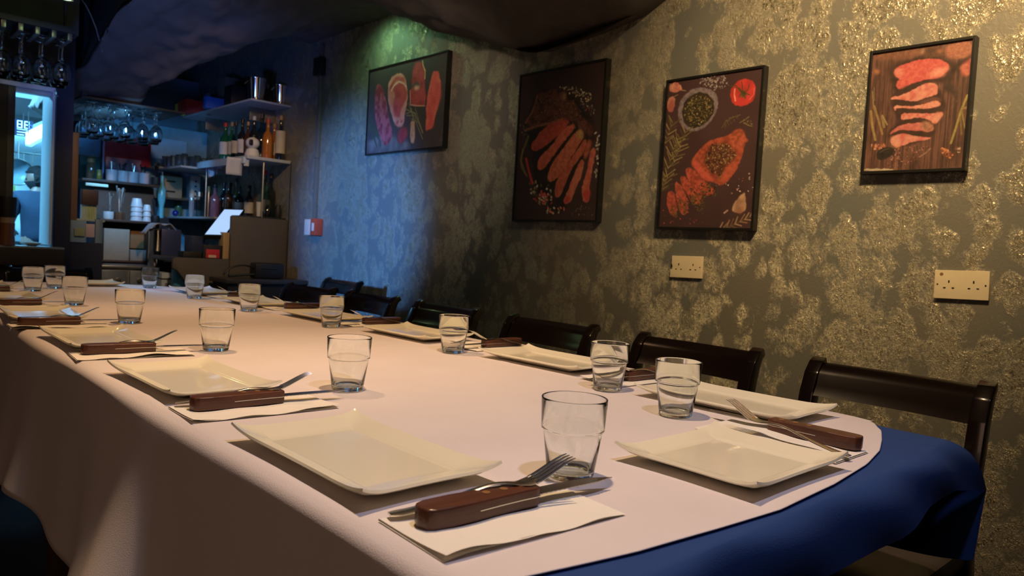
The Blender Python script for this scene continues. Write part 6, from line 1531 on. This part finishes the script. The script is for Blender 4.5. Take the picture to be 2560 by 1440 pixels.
TR = [(0, 0, .95), (0.09, 0, .88), (0.10, -0.01, .50), (0.10, 0.03, .10), (-0.09, 0, .88), (-0.10, -0.01, .50), (-0.10, 0.03, .10)]
skin_mesh('trousers', [tuple(c*S for c in p) for p in TR], [(0, 1), (1, 2), (2, 3), (0, 4), (4, 5), (5, 6)], [tuple(c*S for c in r) for r in ((.155, .12), (.10, .10), (.075, .075), (.06, .06), (.10, .10), (.075, .075), (.06, .06))], mat('black_trousers', (0.012, 0.012, 0.014), rough=0.9), t)
# head: turned about 75 degrees to the left (towards -x)
def head_shape(r_):
    bm = bmesh.new(); bmesh.ops.create_icosphere(bm, subdivisions=4, radius=1.0)
    for v in bm.verts:
        x, y, z = v.co   # face looks along -y here
        jaw = 1-0.28*max(0, -z)**1.2
        X = x*0.076*jaw; Y = y*0.096*(1-0.10*max(0, -z)); Z = z*0.115
        if y < 0:
            Y -= 0.018*math.exp(-((x/0.20)**2+((z+0.12)/0.20)**2))    # nose
            for sx in (-1, 1): Y += 0.010*math.exp(-(((x-sx*0.40)/0.20)**2+((z-0.08)/0.13)**2))   # eye sockets
            Y -= 0.006*math.exp(-((x/0.35)**2+((z+0.50)/0.10)**2))
            Y -= 0.008*math.exp(-((x/0.30)**2+((z+0.85)/0.18)**2))
        for sx in (-1, 1): X += sx*0.012*math.exp(-(((z+0.02)/0.22)**2+((y-0.08)/0.14)**2))*(abs(x) > 0.8)
        v.co = (X*S, Y*S, Z*S)
    return bm
hc = Vector((-0.012*S, 0.045*S, 1.585*S)); HR = Matrix.Rotation(-math.radians(82), 4, 'Z')
bm = head_shape(0); me = bpy.data.meshes.new('head'); bm.to_mesh(me); bm.free(); me.materials.append(skin)
hd = link('head', me, None, t); hd.location = hc; hd.rotation_euler = (0.12, 0, -math.radians(112))
hair_m = mat('dark_curly_hair', (0.005, 0.004, 0.004), (0.008, 0.006, 0.005), rough=0.85, bump=1.0, bscale=120)
bm = bmesh.new(); bmesh.ops.create_icosphere(bm, subdivisions=5, radius=1.0)
for v in bm.verts:
    x, y, z = v.co; cover = z > 0.25 or y > 0.05-0.2*z
    n_ = 0.10*noise.noise(v.co*5.5)+0.05*noise.noise(v.co*13)
    k = (1.13+n_*1.6) if (y > -0.15 or z > 0.5) else 0.9
    if z < -0.35: k = min(k, 0.95)
    v.co = (x*0.080*k*S, (y*0.098*k+0.006)*S, (z*0.116*k+0.004)*S)
me = bpy.data.meshes.new('hair'); bm.to_mesh(me); bm.free(); me.materials.append(hair_m); link('hair', me, None, hd)
bm = head_shape(0); dl = [v for v in bm.verts if not (v.co.y < 0.045*S and -0.105*S < v.co.z < -0.012*S and v.co.y < 0.02*S)]
bmesh.ops.delete(bm, geom=dl, context='VERTS')
for v in bm.verts: v.co *= 1.06
me = bpy.data.meshes.new('face_mask'); bm.to_mesh(me); bm.free(); me.materials.append(mat('black_mask', (0.010, 0.012, 0.016), rough=0.8)); o = link('face_mask', me, None, hd)
for s in (-1, 1):
    o = MB().lathe([(0.0115*S*math.sin(PI*k/8), -0.0115*S*math.cos(PI*k/8)) for k in range(9)], 12, close=False).build('eye', mat('eye_dark', (0.03, 0.02, 0.015), rough=0.2), hd); o.location = (s*0.031*S, -0.083*S, 0.010*S)

# ------------------------------------------------------------------ ceiling details
q = at(168, -2, 4.0)
t = empty('ceiling_spotlight', q, 0, 'small glowing ceiling spotlight at the top left', 'spotlight')
MB().lathe([(0, 0.0), (0.016, 0.0), (0.018, 0.01), (0, 0.012)], 18).build('lamp', mat('lamp_glow', (1, 1, 0.8), emit=(0.62, 1.0, 0.55), emit_s=9.0), t)
MB().lathe([(0.020, -0.004), (0.026, -0.002), (0.022, 0.05), (0.010, 0.06), (0, 0.06)], 18, close=False).build('housing', black, t)
MB().tube([(0, 0, 0.055), (0, 0, 2.715-q.z)], 0.005, 6).build('stem', black, t)
light('POINT', 'spotlight_glow', q-Vector((0, 0, 0.03)), None, (0.65, 1.0, 0.45), 0.8, 0.02)
pts = [at(200, -6, 4.9), at(214, 12, 4.9), at(226, 35, 4.9), at(240, 70, 4.9)]
o = MB().tube([Vector((pts[0].x-0.02, 4.9, 2.70))]+pts+[pts[-1]+Vector((0.05, 0.05, -0.12))], 0.0035, 6).build('dangling_wire', mat('grey_cable', (0.16, 0.16, 0.12), rough=0.6)); tag(o, 'thin grey cable dangling from the dark ceiling at the top left', 'cable')
p0 = at(136, 236, 4.955); p1 = at(186, 262, 5.25)
o = MB().tube([(0, 0, 0), (p1-p0)], 0.004, 6).build('strung_wire', mat('strung_wire', (0.35, 0.40, 0.50), rough=0.6)); o.location = p0; tag(o, 'white cord strung from the hatch frame across the dark pier', 'cord')
pts = [at(727, 405, 5.08), at(731, 430, 5.08), at(729, 560, 5.09), at(722, 640, 5.09), at(720, 700, 5.09)]
o = MB().tube([Vector((2.492, 5.085, p.z)) for p in pts], 0.003, 6).build('wall_cable', black); tag(o, 'thin black cable running down the wall beside the bar end panel', 'cable')
